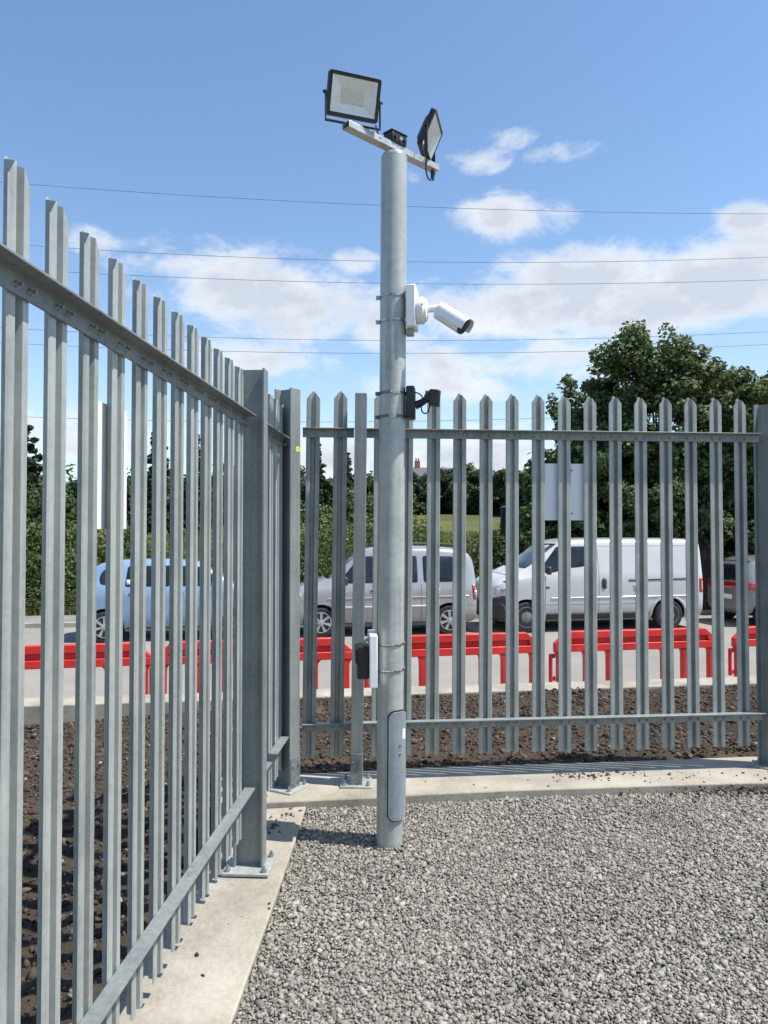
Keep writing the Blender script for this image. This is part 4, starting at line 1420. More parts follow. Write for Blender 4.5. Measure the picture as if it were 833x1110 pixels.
V.both('tail_light', [(4.01, .72), (3.98, 1.02), (4.09, 1.02), (4.11, .72)], M['taillamp'], rnd=.015, off=.008)
V.both('reversing_light', [(4.03, .80), (4.03, .90), (4.10, .90), (4.10, .80)], M['paper'], rnd=.01, off=.013)
V.both('headlight', [(.10, .66), (.14, .82), (.42, .92), (.48, .84), (.30, .70)], M['headlamp'], rnd=.04)
V.both('side_moulding', [(1.26, .56), (1.26, .615), (3.08, .625), (3.08, .57)], M['silver_paint'], rnd=.02, off=.016, thick=.02)
V.both('sill_trim', [(1.24, .21), (1.24, .28), (3.10, .28), (3.10, .21)], M['trim'], rnd=.01, off=.006)
for xx in (1.22, 2.03, 2.90):
    V.both('panel_seam', [(xx, .32), (xx, 1.05), (xx + .009, 1.05), (xx + .009, .32)], M['trim'], rnd=0, off=.001, thick=.003)
V.both('bumper_seam', [(3.86, .60), (3.86, .608), (4.12, .608), (4.12, .60)], M['trim'], rnd=0, off=.001, thick=.003)
V.both('door_handle', [(1.86, .90), (1.86, .94), (2.00, .94), (2.00, .90)], M['trim'], rnd=.015, off=.010)
V.both('door_handle', [(2.10, .90), (2.10, .94), (2.24, .94), (2.24, .90)], M['trim'], rnd=.015, off=.010)
for yy in (-.56, .56):
    MB().tube(smooth_path([(2.05, yy, 1.80), (2.12, yy, 1.855), (2.9, yy, 1.865), (3.6, yy, 1.845), (3.68, yy, 1.78)]), .016, 8).build('roof_bar', M['trim'], V.e)
V.both('fuel_flap', [(3.16, .82), (3.16, .96), (3.30, .96), (3.30, .82)], M['silver_paint'], rnd=.02, off=.006)
V.both('swage_line', [(.98, .76), (.98, .785), (3.9, .81), (3.9, .785)], M['silver_paint'], rnd=.01, off=.009, thick=.012)
V.mirror(1.34, .86, 1.13, M['trim'])
for x in (.86, 3.50):
    for sd in (-1, 1):
        V.wheel(x, sd, .305, .86, 'spoke')
V.place(rp(-2.10, 0.86, ROAD), ROT_ROAD, 'silver high roofed people carrier with its tail near the white van', 'car')

# --- pale blue car, facing the other way
st = [(0.0, .34, .54, .60, .52, .44), (.04, .27, .66, .74, .70, .58), (.20, .22, .78, .86, .80, .66), (.55, .20, .88, .97, .835, .72), (.85, .20, .94, 1.08, .84, .72), (1.15, .20, .97, 1.30, .84, .68), (1.5, .20, .99, 1.50, .84, .62), (1.9, .20, 1.0, 1.56, .84, .62), (2.6, .20, 1.01, 1.575, .84, .63), (3.2, .20, 1.02, 1.56, .84, .63), (3.52, .21, 1.02, 1.50, .83, .62), (3.70, .24, .98, 1.34, .81, .62), (3.80, .30, .90, 1.10, .77, .62), (3.83, .38, .72, .86, .70, .58)]
V = Vehicle('hatchback_car', st, M['blue_paint'], (.80, 3.32), .30, .84)
V.both('side_window', [(1.10, 1.06), (1.48, 1.42), (2.02, 1.455), (2.04, 1.06)], M['glass'], rnd=.05)
V.both('side_window', [(2.12, 1.06), (2.10, 1.455), (2.92, 1.45), (2.96, 1.06)], M['glass'], rnd=.05)
V.both('quarter_window', [(3.08, 1.10), (3.06, 1.43), (3.34, 1.41), (3.44, 1.28), (3.42, 1.10)], M['glass'], rnd=.09)
V.patch('windscreen', [(-.64, 1.10), (-.52, 1.46), (.52, 1.46), (.64, 1.10)], M['glass'], axis='x', sd=-1, rnd=.05)
V.patch('rear_window', [(-.52, 1.08), (-.46, 1.42), (.46, 1.42), (.52, 1.08)], M['glass'], axis='x', sd=1, rnd=.05)
V.both('tail_light', [(3.66, .78), (3.66, 1.0), (3.76, 1.0), (3.79, .78)], M['taillamp'], rnd=.015, off=.008)
V.both('headlight', [(.10, .60), (.14, .74), (.40, .84), (.46, .76), (.30, .64)], M['headlamp'], rnd=.04)
V.patch('window_notice', [(2.80, 1.10), (2.80, 1.19), (2.93, 1.19), (2.93, 1.10)], M['paper'], sd=1, rnd=.005, off=.009)
V.both('sill_trim', [(1.18, .21), (1.18, .28), (2.92, .28), (2.92, .21)], M['trim'], rnd=.01, off=.006)
for xx in (1.14, 2.07, 2.98):
    V.both('panel_seam', [(xx, .32), (xx, 1.04), (xx + .009, 1.04), (xx + .009, .32)], M['trim'], rnd=0, off=.001, thick=.003)
V.both('door_handle', [(1.86, .90), (1.86, .94), (2.00, .94), (2.00, .90)], M['trim'], rnd=.015, off=.010)
V.both('door_handle', [(2.74, .90), (2.74, .94), (2.88, .94), (2.88, .90)], M['trim'], rnd=.015, off=.010)
V.mirror(1.28, .84, 1.08, M['blue_paint'])
for x in (.80, 3.32):
    for sd in (-1, 1):
        V.wheel(x, sd, .30, .84, 'spoke')
V.place(rp(-5.82 + 3.83 * math.cos(ROT_ROAD), 0.84, ROAD), ROT_ROAD + math.pi, 'pale blue hatchback car parked on the left beyond the barriers', 'car')

# --- silver car at the right edge, seen from behind
V = Vehicle('estate_car', st, M['grey_paint'], (.80, 3.32), .30, .84)
V.both('side_window', [(1.10, 1.06), (1.48, 1.42), (2.02, 1.455), (2.04, 1.06)], M['glass'], rnd=.05)
V.both('side_window', [(2.12, 1.06), (2.10, 1.455), (2.92, 1.45), (2.96, 1.06)], M['glass'], rnd=.05)
V.both('quarter_window', [(3.08, 1.10), (3.06, 1.43), (3.34, 1.41), (3.44, 1.28), (3.42, 1.10)], M['glass'], rnd=.05)
V.patch('rear_window', [(-.60, 1.0), (-.52, 1.45), (.52, 1.45), (.60, 1.0)], M['glass'], axis='x', sd=1, rnd=.05)
V.patch('tail_light_bar', [(-.68, .84), (-.66, .96), (.66, .96), (.68, .84)], M['taillamp'], axis='x', sd=1, rnd=.03, off=.010)
V.patch('windscreen', [(-.64, 1.10), (-.52, 1.46), (.52, 1.46), (.64, 1.10)], M['glass'], axis='x', sd=-1, rnd=.05)
V.both('tail_light', [(3.58, .82), (3.58, .98), (3.77, .98), (3.79, .82)], M['taillamp'], rnd=.015, off=.008)
V.patch('number_plate', [(-.26, .58), (-.26, .69), (.26, .69), (.26, .58)], M['paper'], axis='x', sd=1, rnd=.01, off=.010)
V.mirror(1.28, .84, 1.08, M['grey_paint'])
for x in (.80, 3.32):
    for sd in (-1, 1):
        V.wheel(x, sd, .30, .84, 'spoke')
V.place(rp(8.0 + 3.83 * math.cos(ROT_ROAD), 0.84, ROAD), ROT_ROAD + math.pi, 'grey silver car seen from behind at the right edge, past the white van', 'car')


# ------------------------------------------------------------------ vegetation
def leaves(pts, nrm, size, r, curl=0.18):
    """pointed four sided leaves; pts (n,3), nrm (n,3) preferred facing"""
    n = len(pts)
    nn = nrm + r.normal(size=(n, 3)) * 0.55
    nn /= np.linalg.norm(nn, axis=1, keepdims=True)
    a = np.cross(nn, r.normal(size=(n, 3))); a /= np.linalg.norm(a, axis=1, keepdims=True)
    b = np.cross(nn, a)
    s = (size * r.uniform(0.65, 1.3, n))[:, None]
    p0 = pts - a * s * .55
    p1 = pts + b * s * .42 + nn * s * curl
    p2 = pts + a * s * .6
    p3 = pts - b * s * .42 + nn * s * curl
    v = np.stack([p0, p1, p2, p3], 1).reshape(-1, 3)
    f = np.arange(n * 4).reshape(n, 4)
    return v, f


def clump_points(C, rad, per, r, flat=0.7):
    """leaf points round clump centres, thicker towards the outside"""
    n = len(C)
    d = r.normal(size=(n, per, 3)); d /= np.linalg.norm(d, axis=2, keepdims=True)
    q = r.uniform(0.25, 1.0, (n, per, 1)) ** 0.55
    off = d * q * np.asarray(rad).reshape(n, 1, 1) * np.array([1, 1, flat])
    pts = (C[:, None, :] + off).reshape(-1, 3)
    nrm = (d * np.array([.7, .7, .5]) + np.array([0, 0, .55])).reshape(-1, 3)
    return pts, nrm


def limb_mesh(paths):
    mb = MB()
    for pts, r0, r1 in paths:
        k = len(pts)
        mb.tube(pts, [r0 + (r1 - r0) * i / (k - 1) for i in range(k)], 8)
    return mb


def crown_centres(n, rx, ry, rz, z0, r, shell=0.55, wob=0.23):
    out = []
    while len(out) < n:
        d = r.normal(size=3); d /= np.linalg.norm(d)
        q = r.uniform(shell, 1.0) ** 0.7
        w = 1 + wob * math.sin(3 * d[0] + 5 * d[2] + 1.3) * math.cos(4 * d[1] - 2 * d[2])
        p = d * q * w * np.array([rx, ry, rz])
        if p[2] < -rz * .78: continue
        out.append(p + np.array([0, 0, z0]))
    return np.array(out)


def broadleaf(name, h, rx, rz, n_cl, per, leaf, m, seed, cl=0.55, trunk_r=0.16):
    r = np.random.default_rng(seed)
    e = empty(name)
    z0 = h - rz
    C = crown_centres(n_cl, rx, rx * .9, rz, z0, r)
    pts, nrm = clump_points(C, r.uniform(.65, 1.25, len(C)) * cl, per, r)
    C2 = crown_centres(n_cl // 2, rx * 1.02, rx * .92, rz * 1.03, z0, r, .9)
    p2, n2_ = clump_points(C2, r.uniform(.35, .7, len(C2)) * cl, per // 4, r, 1.2)
    pts, nrm = np.concatenate([pts, p2]), np.concatenate([nrm, n2_])
    v, f = leaves(pts, nrm, leaf, r)
    link_mesh('crown', np_mesh('crown', v, f), m, e, smooth=False)
    paths = [([Vector((0, 0, -.3)), Vector((.04, 0, h * .2)), Vector((-.05, .05, h * .45)), Vector((.03, -.03, h * .8))], trunk_r, trunk_r * .25)]
    for i in r.choice(len(C), min(len(C), 26), replace=False):
        t = Vector(C[i]); b = Vector((0, 0, max(h * .14, t.z * r.uniform(.35, .6))))
        mid = b.lerp(t, .5) + Vector((0, 0, -.08 * h * r.uniform(0, 1)))
        paths.append(([b, mid, t], trunk_r * .38, trunk_r * .06))
    limb_mesh(paths).build('trunk', M['bark'], e, angle=60)
    return e


def conifer(name, h, rad, seed, per=55, leaf=.2):
    r = np.random.default_rng(seed)
    e = empty(name)
    C, rr = [], []
    for z in np.arange(.12 * h, h * .99, h * .035):
        q = rad * (1 - z / h) ** .8 + .05
        k = max(2, int(6 * q / rad) + 2)
        for a in r.uniform(0, 2 * math.pi, k):
            d = q * r.uniform(.35, 1.05)
            C.append((math.cos(a) * d, math.sin(a) * d, z - d * .25)); rr.append(max(.12, q * .45))
    pts, nrm = clump_points(np.array(C), np.array(rr), per, r, .55)
    v, f = leaves(pts, nrm, leaf, r)
    link_mesh('crown', np_mesh('crown', v, f), M['needle'], e, smooth=False)
    limb_mesh([([Vector((0, 0, -.3)), Vector((0, 0, h * .5)), Vector((0, 0, h * .97))], h * .022, .02)]).build('trunk', M['bark'], e)
    return e


def shrub(name, h, rad, seed, m, per=130, leaf=.085, n_cl=34):
    r = np.random.default_rng(seed)
    e = empty(name)
    C = crown_centres(n_cl, rad, rad * .85, h * .5, h * .46, r, .35, .3)
    C[:, 2] = np.clip(C[:, 2], .1, None)
    pts, nrm = clump_points(C, r.uniform(.7, 1.3, len(C)) * min(rad, h * .5) * .36, per, r, .9)
    pts[:, 2] = np.abs(pts[:, 2])
    v, f = leaves(pts, nrm, leaf, r)
    link_mesh('foliage', np_mesh('foliage', v, f), m, e, smooth=False)
    paths = []
    for i in range(7):
        t = Vector(C[r.integers(len(C))])
        paths.append(([Vector((t.x * .12, t.y * .12, -.1)), t * .5 + Vector((0, 0, .05)), t], .03, .008))
    limb_mesh(paths).build('stem', M['bark'], e)
    return e


def top_of(o):
    return max(v.co.z for ch in o.children if ch.name.split('.')[0] in ('crown', 'foliage') for v in ch.data.vertices)


def put(o, px, Y, label, cat, group, s=1.0, rz=0.0, sz=None):
    X = (px - PCX) / FPX * Y
    z = float(terrain_z(np.array(X), np.array(Y)))
    o.location = (X, Y, z)
    o.rotation_euler = (0, 0, rz)
    o.scale = (s, s, sz or s)
    return tag(o, label, cat, group)


def hgt(px, ytop, Y):
    X = (px - PCX) / FPX * Y
    return EYE + (574 - ytop) / FPX * Y - float(terrain_z(np.array(X), np.array(Y)))


# big maples on the right
GM = 'broadleaf trees behind the white van'
t = broadleaf('maple_tree', 7.6, 3.0, 3.3, 430, 230, .115, M['maple_leaf'], 21, .46, .17)
put(t, 716, 21.5, 'large dark green maple tree rising behind the white van', 'tree', None)
t.scale = (1, 1, hgt(716, 351, 21.5) / top_of(t))
t = broadleaf('maple_tree', 7.0, 2.7, 3.0, 320, 220, .115, M['maple_leaf'], 22, .46, .15)
put(t, 872, 22.5, 'dark green maple tree cut by the right edge of the photo', 'tree', None, rz=1.0)
t.scale = (1, 1, hgt(872, 375, 22.5) / top_of(t))
t = broadleaf('maple_tree', 4.6, 1.9, 2.2, 90, 200, .15, M['maple_leaf'], 23, .5, .10)
put(t, 648, 20.6, 'low dark young tree under the left flank of the large maple', 'tree', None)
t = broadleaf('maple_tree', 4.2, 1.9, 2.1, 90, 200, .15, M['maple_leaf'], 24, .5, .10)
put(t, 775, 21.2, 'low dark young tree under the right flank of the large maple', 'tree', None, rz=2)

# conifers
c0 = conifer('conifer_tree', 6.6, 1.35, 31)
put(c0, 28, 29, 'dark conifer with a pointed top at the far left between the nearest pales', 'tree', None)
c0.scale = (1, 1, hgt(28, 460, 29) / top_of(c0))
c1 = conifer('conifer_tree', 10.5, 1.7, 32, 45, .3)
for i, (px, yt, Y, lab) in enumerate(((343, 468, 62, 'tall ragged dark conifer just right of the corner post'), (378, 490, 66, 'narrow dark conifer between the corner post and the pole'), (172, 452, 46, 'dark conifer behind the pale blue car, seen between the left pales'), (214, 470, 50, 'dark conifer left of the intermediate fence post'))):
    o = c1 if i == 0 else copy_tree(c1)
    put(o, px, Y, lab, 'tree', 'far conifers beyond the field', rz=i * 1.3)
    k = hgt(px, yt, Y) / top_of(c1)
    o.scale = (k, k, k)

# roadside shrubs
sh_a = shrub('hedge_shrub', 3.0, 1.5, 41, M['hedge_leaf'])
sh_b = shrub('hedge_shrub', 2.4, 1.3, 42, M['hedge_leaf'], 120, .08)
sh_c = shrub('bramble_bush', 1.9, 1.3, 43, M['bramble_leaf'], 130, .075)
first = {}
SPOTS = [(sh_a, 12, 500, 21.0, 'tall green roadside shrub at the left edge behind the nearest pale'), (sh_b, 58, 548, 20.4, 'bright green shrub between the first two pales on the left'),
         (sh_a, 84, 508, 22.0, 'tall rounded shrub left of the sign plate on the left fence'), (sh_c, 38, 632, 19.4, 'low leafy bush on the far verge at the far left'),
         (sh_c, 74, 640, 19.4, 'low leafy bush on the far verge just left of the blue car'), (sh_c, 118, 588, 21.5, 'olive bush behind the tail of the blue car'),
         (sh_b, 160, 580, 23.0, 'green shrub behind the middle of the blue car'), (sh_c, 205, 586, 22.0, 'olive bush behind the bonnet of the blue car'), (sh_b, 255, 560, 23.5, 'green shrub behind the intermediate fence post'),
         (sh_a, 300, 540, 24.0, 'green shrub behind the corner post of the fence'), (sh_b, 346, 540, 23.0, 'bright green shrub over the bonnet of the silver people carrier'), (sh_a, 372, 548, 21.5, 'green shrub over the windscreen of the silver people carrier'),
         (sh_a, 402, 512, 25.0, 'tall green shrub left of the pole above the silver people carrier'), (sh_b, 432, 520, 26.0, 'green shrub hidden mostly behind the pole'),
         (sh_c, 455, 580, 21.0, 'olive bramble bush above the roof of the silver people carrier, nearest the pole'), (sh_c, 492, 578, 21.5, 'olive bramble bush above the rear roof of the silver people carrier'),
         (sh_c, 522, 572, 20.8, 'bramble bush in the gap between silver people carrier and white van'), (sh_b, 556, 566, 20.6, 'dark green bush behind the bonnet of the white van'), (sh_b, 592, 548, 20.8, 'dark green bush behind the windscreen of the white van'),
         (sh_b, 690, 555, 20.6, 'dark bush behind the load area of the white van'), (sh_b, 740, 560, 22.4, 'dark bush behind the rear doors of the white van'), (sh_b, 800, 556, 20.9, 'dark bush above the silver car at the right edge')]
base_h = {q_.name: top_of(q_) for q_ in (sh_a, sh_b, sh_c)}
for i, (pr_, px, yt, Y, lab) in enumerate(SPOTS):
    o = copy_tree(pr_) if pr_.name in first else pr_
    first[pr_.name] = 1
    put(o, px, Y, lab, 'shrub' if pr_ is not sh_c else 'bush', 'shrubs along the far side of the road', rz=i * 1.7)
    k = max(.25, hgt(px, yt, Y) / base_h[pr_.name])
    o.scale = (max(.7, k ** .6), max(.7, k ** .6), k)

# tree line beyond the meadow
ft = broadleaf('field_tree', 6.5, 3.4, 3.65, 95, 170, .30, M['far_leaf'], 51, .95, .2)
ft2 = broadleaf('field_tree', 6.0, 2.9, 3.4, 90, 170, .30, M['far_leaf'], 52, .9, .2)
FT = [(446, 508, 84), (478, 503, 88), (510, 500, 86), (545, 506, 84), (574, 497, 80), (604, 508, 74), (640, 500, 76), (420, 505, 80), (396, 512, 70), (356, 516, 64), (318, 505, 66), (284, 508, 64), (250, 500, 62), (208, 512, 60), (140, 515, 62), (110, 505, 58), (70, 525, 60), (20, 515, 56), (-40, 505, 58), (700, 510, 70), (770, 505, 72), (850, 505, 70), (920, 500, 72)]
LF = ['rounded dark tree at the left end of the meadow edge, right of the pole', 'dense dark tree beyond the meadow, second from the pole', 'dark tree on the meadow edge left of the red roof', 'dark tree on the meadow edge right of the red roof',
      'tall dark tree beyond the meadow left of the rear sign plate', 'dark tree beyond the meadow behind the rear sign plate', 'dark tree mostly behind the large maple on its left', 'dark tree mostly hidden behind the pole', 'dark tree left of the pole beyond the shrubs',
      'dark tree between the two far conifers by the corner post', 'dark tree behind the corner post', 'dark tree between intermediate and corner posts', 'dark tree behind the intermediate fence post', 'dark tree above the bonnet of the blue car', 'dark tree above the tail of the blue car',
      'dark tree behind the sign plate on the left fence', 'dark tree right of the pointed conifer on the left', 'dark tree behind the pointed conifer on the left', 'dark tree just beyond the left edge of the photo', 'dark tree behind the middle of the large maple', 'dark tree behind the right of the large maple', 'dark tree behind the end post of the rear fence', 'dark tree beyond the right edge of the photo']
for i, ((px, yt, Y), lab) in enumerate(zip(FT, LF)):
    src = (ft, ft2)[i % 2]; hh = top_of(src)
    o = src if i < 2 else copy_tree(src)
    put(o, px, Y, lab, 'tree', 'trees along the far edge of the meadow', rz=i * 2.1)
    k = hgt(px, yt, Y) / hh
    o.scale = (max(.8, k), max(.8, k), k)

# distant wood closing the horizon all round
r = np.random.default_rng(61)
ang_ = r.uniform(0, 2 * math.pi, 700); dist_ = r.uniform(170, 230, 700)
C = np.stack([np.cos(ang_) * dist_, np.sin(ang_) * dist_, np.zeros(700)], -1)
C[:, 2] = terrain_z(C[:, 0], C[:, 1]) + r.uniform(1, 7, 700)
pts, nrm = clump_points(C, r.uniform(4, 7, 700), 70, r, .7)
v, f = leaves(pts, nrm, 1.5, r)
tag(link_mesh('distant_wood', np_mesh('distant_wood', v, f), M['far_leaf'], smooth=False), 'dark distant wood closing the horizon', kind='stuff')

# long grass of the meadow and the verge
r = np.random.default_rng(71)
n = 60000
xs = r.uniform(-14, 14, n); vv_ = 4.4 + 34 * r.random(n) ** 1.7
ys = 15.5 + .17 * xs + vv_
zs_ = terrain_z(xs, ys)
hg = r.uniform(.12, .42, n); la = r.uniform(0, 2 * math.pi, n); ln = r.uniform(.02, .2, n)
w = .012 + .0009 * vv_
ux, uy = np.cos(la), np.sin(la)
p0 = np.stack([xs - uy * w, ys + ux * w, zs_ - .02], -1); p1 = np.stack([xs + uy * w, ys - ux * w, zs_ - .02], -1); p2 = np.stack([xs + ux * ln, ys + uy * ln, zs_ + hg], -1)
tag(link_mesh('long_grass', np_mesh('long_grass', np.stack([p0, p1, p2], 1).reshape(-1, 3), np.arange(n * 3).reshape(n, 3)), M['grass'], smooth=False), 'long dry green grass of the verge and meadow beyond the road', kind='stuff')


# ------------------------------------------------------------------ houses beyond the field
def house(px, yridge, Y, w, dp, roofm, label, rz):
    X = (px - PCX) / FPX * Y
    zg = float(terrain_z(np.array(X), np.array(Y)))
    H = EYE + (574 - yridge) / FPX * Y - zg
    e = empty('brick_house', (X, Y, zg), rz, label, 'house')
    he = H * .66
    MB().prism([(-dp / 2, 0), (dp / 2, 0), (dp / 2, he), (0, H - .12), (-dp / 2, he)], lambda y, z: (-w / 2, y, z), lambda y, z: (w / 2, y, z)).build('wall', M['brick'], e)
    rf = MB()
    for s in (-1, 1):
        a, b = Vector((0, s * (dp / 2 + .35), he - .2)), Vector((0, s * .02, H))
        rf.prism([(a.y, a.z), (b.y, b.z), (b.y, b.z + .14), (a.y, a.z + .14)], lambda y, z: (-w / 2 - .3, y, z), lambda y, z: (w / 2 + .3, y, z))
    rf = rf.build('roof', roofm, e)
    ch = MB().box((-w * .3, 0, H + .35), (.7, .5, 1.4)).build('chimney', M['brick'], rf, bevel=.03)
    for s in (-.16, .16):
        MB().cyl((-w * .3 + s, 0, H + 1.04), (-w * .3 + s, 0, H + 1.4), .11, .09, 10).build('chimney_pot', M['roof_tile'], rf)
    for xx in (-w * .28, w * .28):
        for zz_ in (he * .22, he * .68):
            wn = MB().box((xx, -dp / 2 - .01, zz_), (1.1, .06, 1.1)).build('window', M['white_plastic'], e, bevel=.01)
            MB().box((xx, -dp / 2 - .045, zz_), (.92, .02, .92)).build('pane', M['glass'], wn)
    return e


house(474, 508, 104, 9, 8, M['slate'], 'grey roofed house with a brick chimney above the far trees, right of the pole', 0.1)
house(604, 501, 112, 6, 7, M['roof_tile'], 'house with a red tiled roof showing between the far trees', 0.7)

# bright blue sheet glimpsed behind the maples, dark post by the meadow
BY = 20.1
X = (752 - PCX) / FPX * BY
zg = float(terrain_z(np.array(X), np.array(BY)))
e = empty('covered_stack', (X, BY, zg), 0.2, 'dark stack under a bright blue sheet behind the rear of the white van', 'covered stack')
zt = EYE + (574 - 554) / FPX * BY - zg
r = np.random.default_rng(5)
gxn, gyn = 16, 10
vs, fs = [], []
for j in range(gyn):
    for i in range(gxn):
        a, b = i / (gxn - 1) * 2 - 1, j / (gyn - 1) * 2 - 1
        ed = max(abs(a), abs(b))
        vs.append((a * .68 + r.normal() * .012, b * .5 + r.normal() * .012, zt - .05 * a * a + r.normal() * .018 if ed < .95 else zt - .17 + r.normal() * .05))
for j in range(gyn - 1):
    for i in range(gxn - 1):
        k = j * gxn + i
        fs.append([k, k + 1, k + gxn + 1, k + gxn])
so = MB().add(vs, fs).build('sheet', M['tarp'], e, angle=60)
mo = so.modifiers.new('t', 'SOLIDIFY'); mo.thickness = .01
MB().box((0, 0, zt / 2 - .08), (1.2, .84, zt - .18)).build('stack', M['wood_dark'], e, bevel=.02)
p0 = at(546.5, 549, 22.5)
zg = float(terrain_z(np.array(p0.x), np.array(22.5)))
e = empty('timber_post', (p0.x, 22.5, zg), 0.2, 'dark square timber post standing at the edge of the meadow', 'post')
hh = p0.z - zg
MB().box((0, 0, hh / 2 - .1), (.17, .17, hh + .2 - .08)).build('post_shaft', M['wood_dark'], e, bevel=.008)
MB().add([(-.1, -.1, hh - .04), (.1, -.1, hh - .04), (.1, .1, hh - .04), (-.1, .1, hh - .04), (0, 0, hh + .03)], [[0, 1, 2, 3], [0, 1, 4], [1, 2, 4], [2, 3, 4], [3, 0, 4]]).build('post_cap', M['wood_dark'], e)

# ------------------------------------------------------------------ light
SUN_EL, SUN_AZ = R(61), R(101.5)        # azimuth clockwise from straight ahead
S = Vector((math.cos(SUN_EL) * math.sin(SUN_AZ), math.cos(SUN_EL) * math.cos(SUN_AZ), math.sin(SUN_EL)))
sd = bpy.data.lights.new('sun', 'SUN')
sd.energy = 5.0; sd.angle = R(0.53); sd.color = (1.0, 0.955, 0.89)
so = bpy.data.objects.new('sun', sd); COL.objects.link(so)
so.rotation_euler = S.to_track_quat('Z', 'Y').to_euler()

wd = bpy.data.worlds.new('World'); scene.world = wd; wd.use_nodes = True
wt = wd.node_tree
for nd in list(wt.nodes): wt.nodes.remove(nd)
t = NT(wt)
out = t.n('ShaderNodeOutputWorld'); bg = t.n('ShaderNodeBackground'); wt.links.new(bg.outputs[0], out.inputs[0])
sky = t.n('ShaderNodeTexSky', sky_type='NISHITA')
sky.sun_disc = False; sky.sun_elevation = SUN_EL; sky.sun_rotation = SUN_AZ
sky.altitude = 60; sky.air_density = 1.0; sky.dust_density = 0.35; sky.ozone_density = 1.0
skc = t.n('ShaderNodeHueSaturation', inp={'Color': sky.outputs[0], 'Saturation': 1.08, 'Value': 1.12})
tc = t.n('ShaderNodeTexCoord')
D = tc.outputs['Generated']


def blob(px, py, rx, ry):
    c_ = ray(px, py).normalized()
    sub = t.n('ShaderNodeVectorMath', operation='SUBTRACT', inp={0: D, 1: tuple(c_)})
    sc_ = t.n('ShaderNodeVectorMath', operation='MULTIPLY', inp={0: sub.outputs[0], 1: (FPX / rx, FPX / rx, FPX / ry)})
    ln_ = t.n('ShaderNodeVectorMath', operation='LENGTH', inp={0: sc_.outputs[0]})
    mr = t.n('ShaderNodeMapRange', interpolation_type='SMOOTHSTEP', inp={'Value': ln_.outputs['Value'], 'From Min': 0.0, 'From Max': 1.6, 'To Min': 1.0, 'To Max': 0.0})
    return mr.outputs[0]


blobs = [(640, 325, 175, 52, 1.0), (780, 300, 120, 48, 1.0), (520, 335, 120, 38, .9), (265, 312, 115, 42, 1.0), (330, 345, 90, 34, .85), (185, 285, 70, 28, .8), (120, 262, 45, 18, .7), (555, 236, 70, 24, .8), (805, 240, 48, 18, .8),
         (384, 284, 30, 15, .8), (552, 146, 34, 14, .56), (520, 172, 40, 18, .48), (432, 186, 36, 18, .42), (376, 185, 26, 12, .36), (465, 420, 110, 24, .7), (280, 390, 130, 26, .75), (640, 390, 160, 30, .7), (610, 165, 60, 16, .3), (420, 360, 60, 40, .8), (480, 392, 80, 22, .75), (60, 470, 160, 34, .75), (430, 495, 220, 36, .8), (650, 470, 140, 26, .55)]
acc = None
for (px, py, rx, ry, wgt) in blobs:
    bsock = t.math('MULTIPLY', blob(px, py, rx, ry), wgt)
    acc = bsock if acc is None else t.math('MAXIMUM', acc, bsock)
mp = t.n('ShaderNodeMapping', inp={'Vector': D, 'Scale': (1, 1, 1.7)})
n1 = t.n('ShaderNodeTexNoise', inp={'Vector': mp.outputs[0], 'Scale': 8.5, 'Detail': 12, 'Roughness': 0.64, 'Distortion': 0.25})
n2 = t.n('ShaderNodeTexNoise', inp={'Vector': mp.outputs[0], 'Scale': 3.2, 'Detail': 6})
sepd = t.n('ShaderNodeSeparateXYZ', inp={0: D})
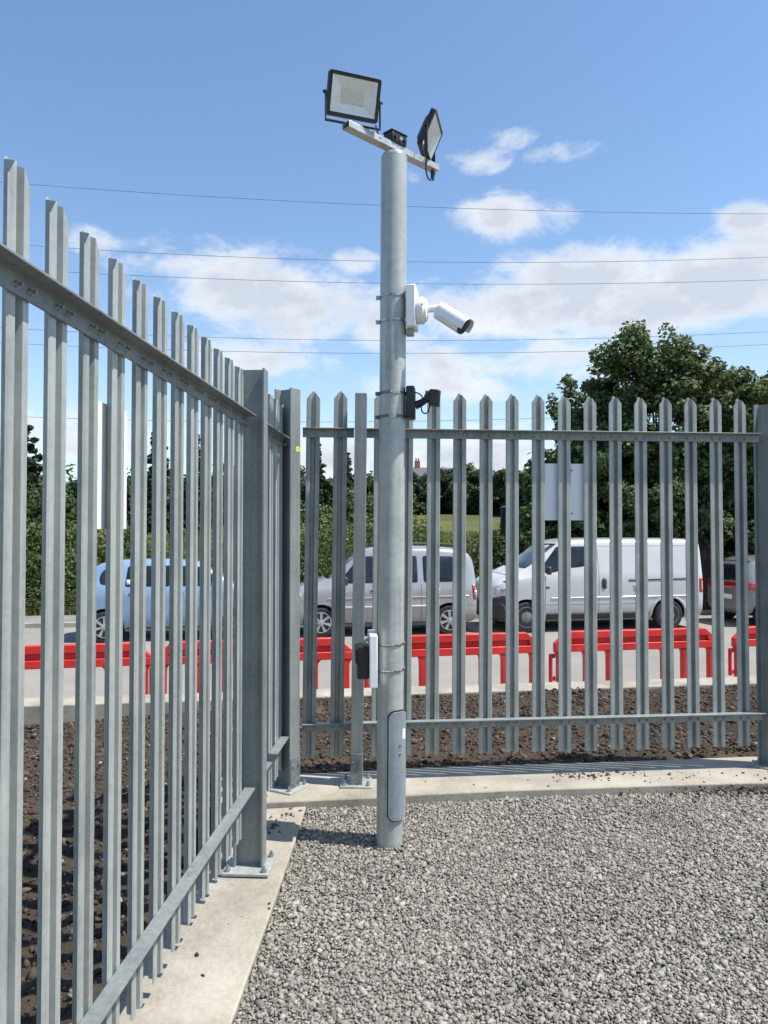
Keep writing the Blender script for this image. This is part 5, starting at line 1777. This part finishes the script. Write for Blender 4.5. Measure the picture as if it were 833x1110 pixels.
# scattered clouds in the rest of the sky, outside the view
behind = t.n('ShaderNodeMapRange', interpolation_type='SMOOTHSTEP', inp={'Value': sepd.outputs['Y'], 'From Min': 0.65, 'From Max': 0.3, 'To Min': 0.0, 'To Max': 0.30})
acc = t.math('MAXIMUM', acc, t.math('MULTIPLY', behind.outputs[0], t.math('MULTIPLY', n2.outputs[0], 1.35)))
gate = t.math('MULTIPLY', t.math('SUBTRACT', 1.0, t.math('MULTIPLY', acc, 4.0, True), True), 0.22)
dens = t.math('SUBTRACT', t.math('ADD', t.math('MULTIPLY', acc, 0.66), t.math('MULTIPLY', n1.outputs[0], 1.5)), t.math('ADD', gate, 0.885))
cov = t.n('ShaderNodeMapRange', interpolation_type='SMOOTHSTEP', inp={'Value': dens, 'From Min': 0.02, 'From Max': 0.42, 'To Min': 0.0, 'To Max': 0.94})
# grey bellies where the cloud is thick, bright rims
n3 = t.n('ShaderNodeTexNoise', inp={'Vector': mp.outputs[0], 'Scale': 11.0, 'Detail': 7, 'Roughness': 0.6})
thick = t.math('ADD', t.math('MULTIPLY', dens, 0.9), t.math('MULTIPLY', n3.outputs[0], 0.6))
ccol = t.ramp(thick, [(0.30, (5.9, 5.95, 6.0)), (0.50, (5.3, 5.45, 5.65)), (0.80, (3.7, 4.0, 4.5))])
haze = t.n('ShaderNodeMapRange', interpolation_type='SMOOTHSTEP', inp={'Value': sepd.outputs['Z'], 'From Min': 0.0, 'From Max': 0.34, 'To Min': 0.42, 'To Max': 0.0})
mx0 = t.n('ShaderNodeMix', data_type='RGBA')
wt.links.new(haze.outputs[0], mx0.inputs[0]); wt.links.new(skc.outputs[0], mx0.inputs[6]); mx0.inputs[7].default_value = (3.2, 4.2, 5.2, 1)
mx = t.n('ShaderNodeMix', data_type='RGBA')
wt.links.new(cov.outputs[0], mx.inputs[0]); wt.links.new(mx0.outputs[2], mx.inputs[6]); wt.links.new(ccol, mx.inputs[7])
wt.links.new(mx.outputs[2], bg.inputs[0])
bg.inputs[1].default_value = 0.125

vs_ = scene.view_settings
scene.display_settings.display_device = 'sRGB'
vs_.view_transform = 'Standard'; vs_.look = 'None'; vs_.gamma = 1.0; vs_.exposure = 0.54
vs_.use_curve_mapping = False
scene.render.engine = 'CYCLES'
scene.cycles.max_bounces = 6
scene.cycles.use_denoising = True
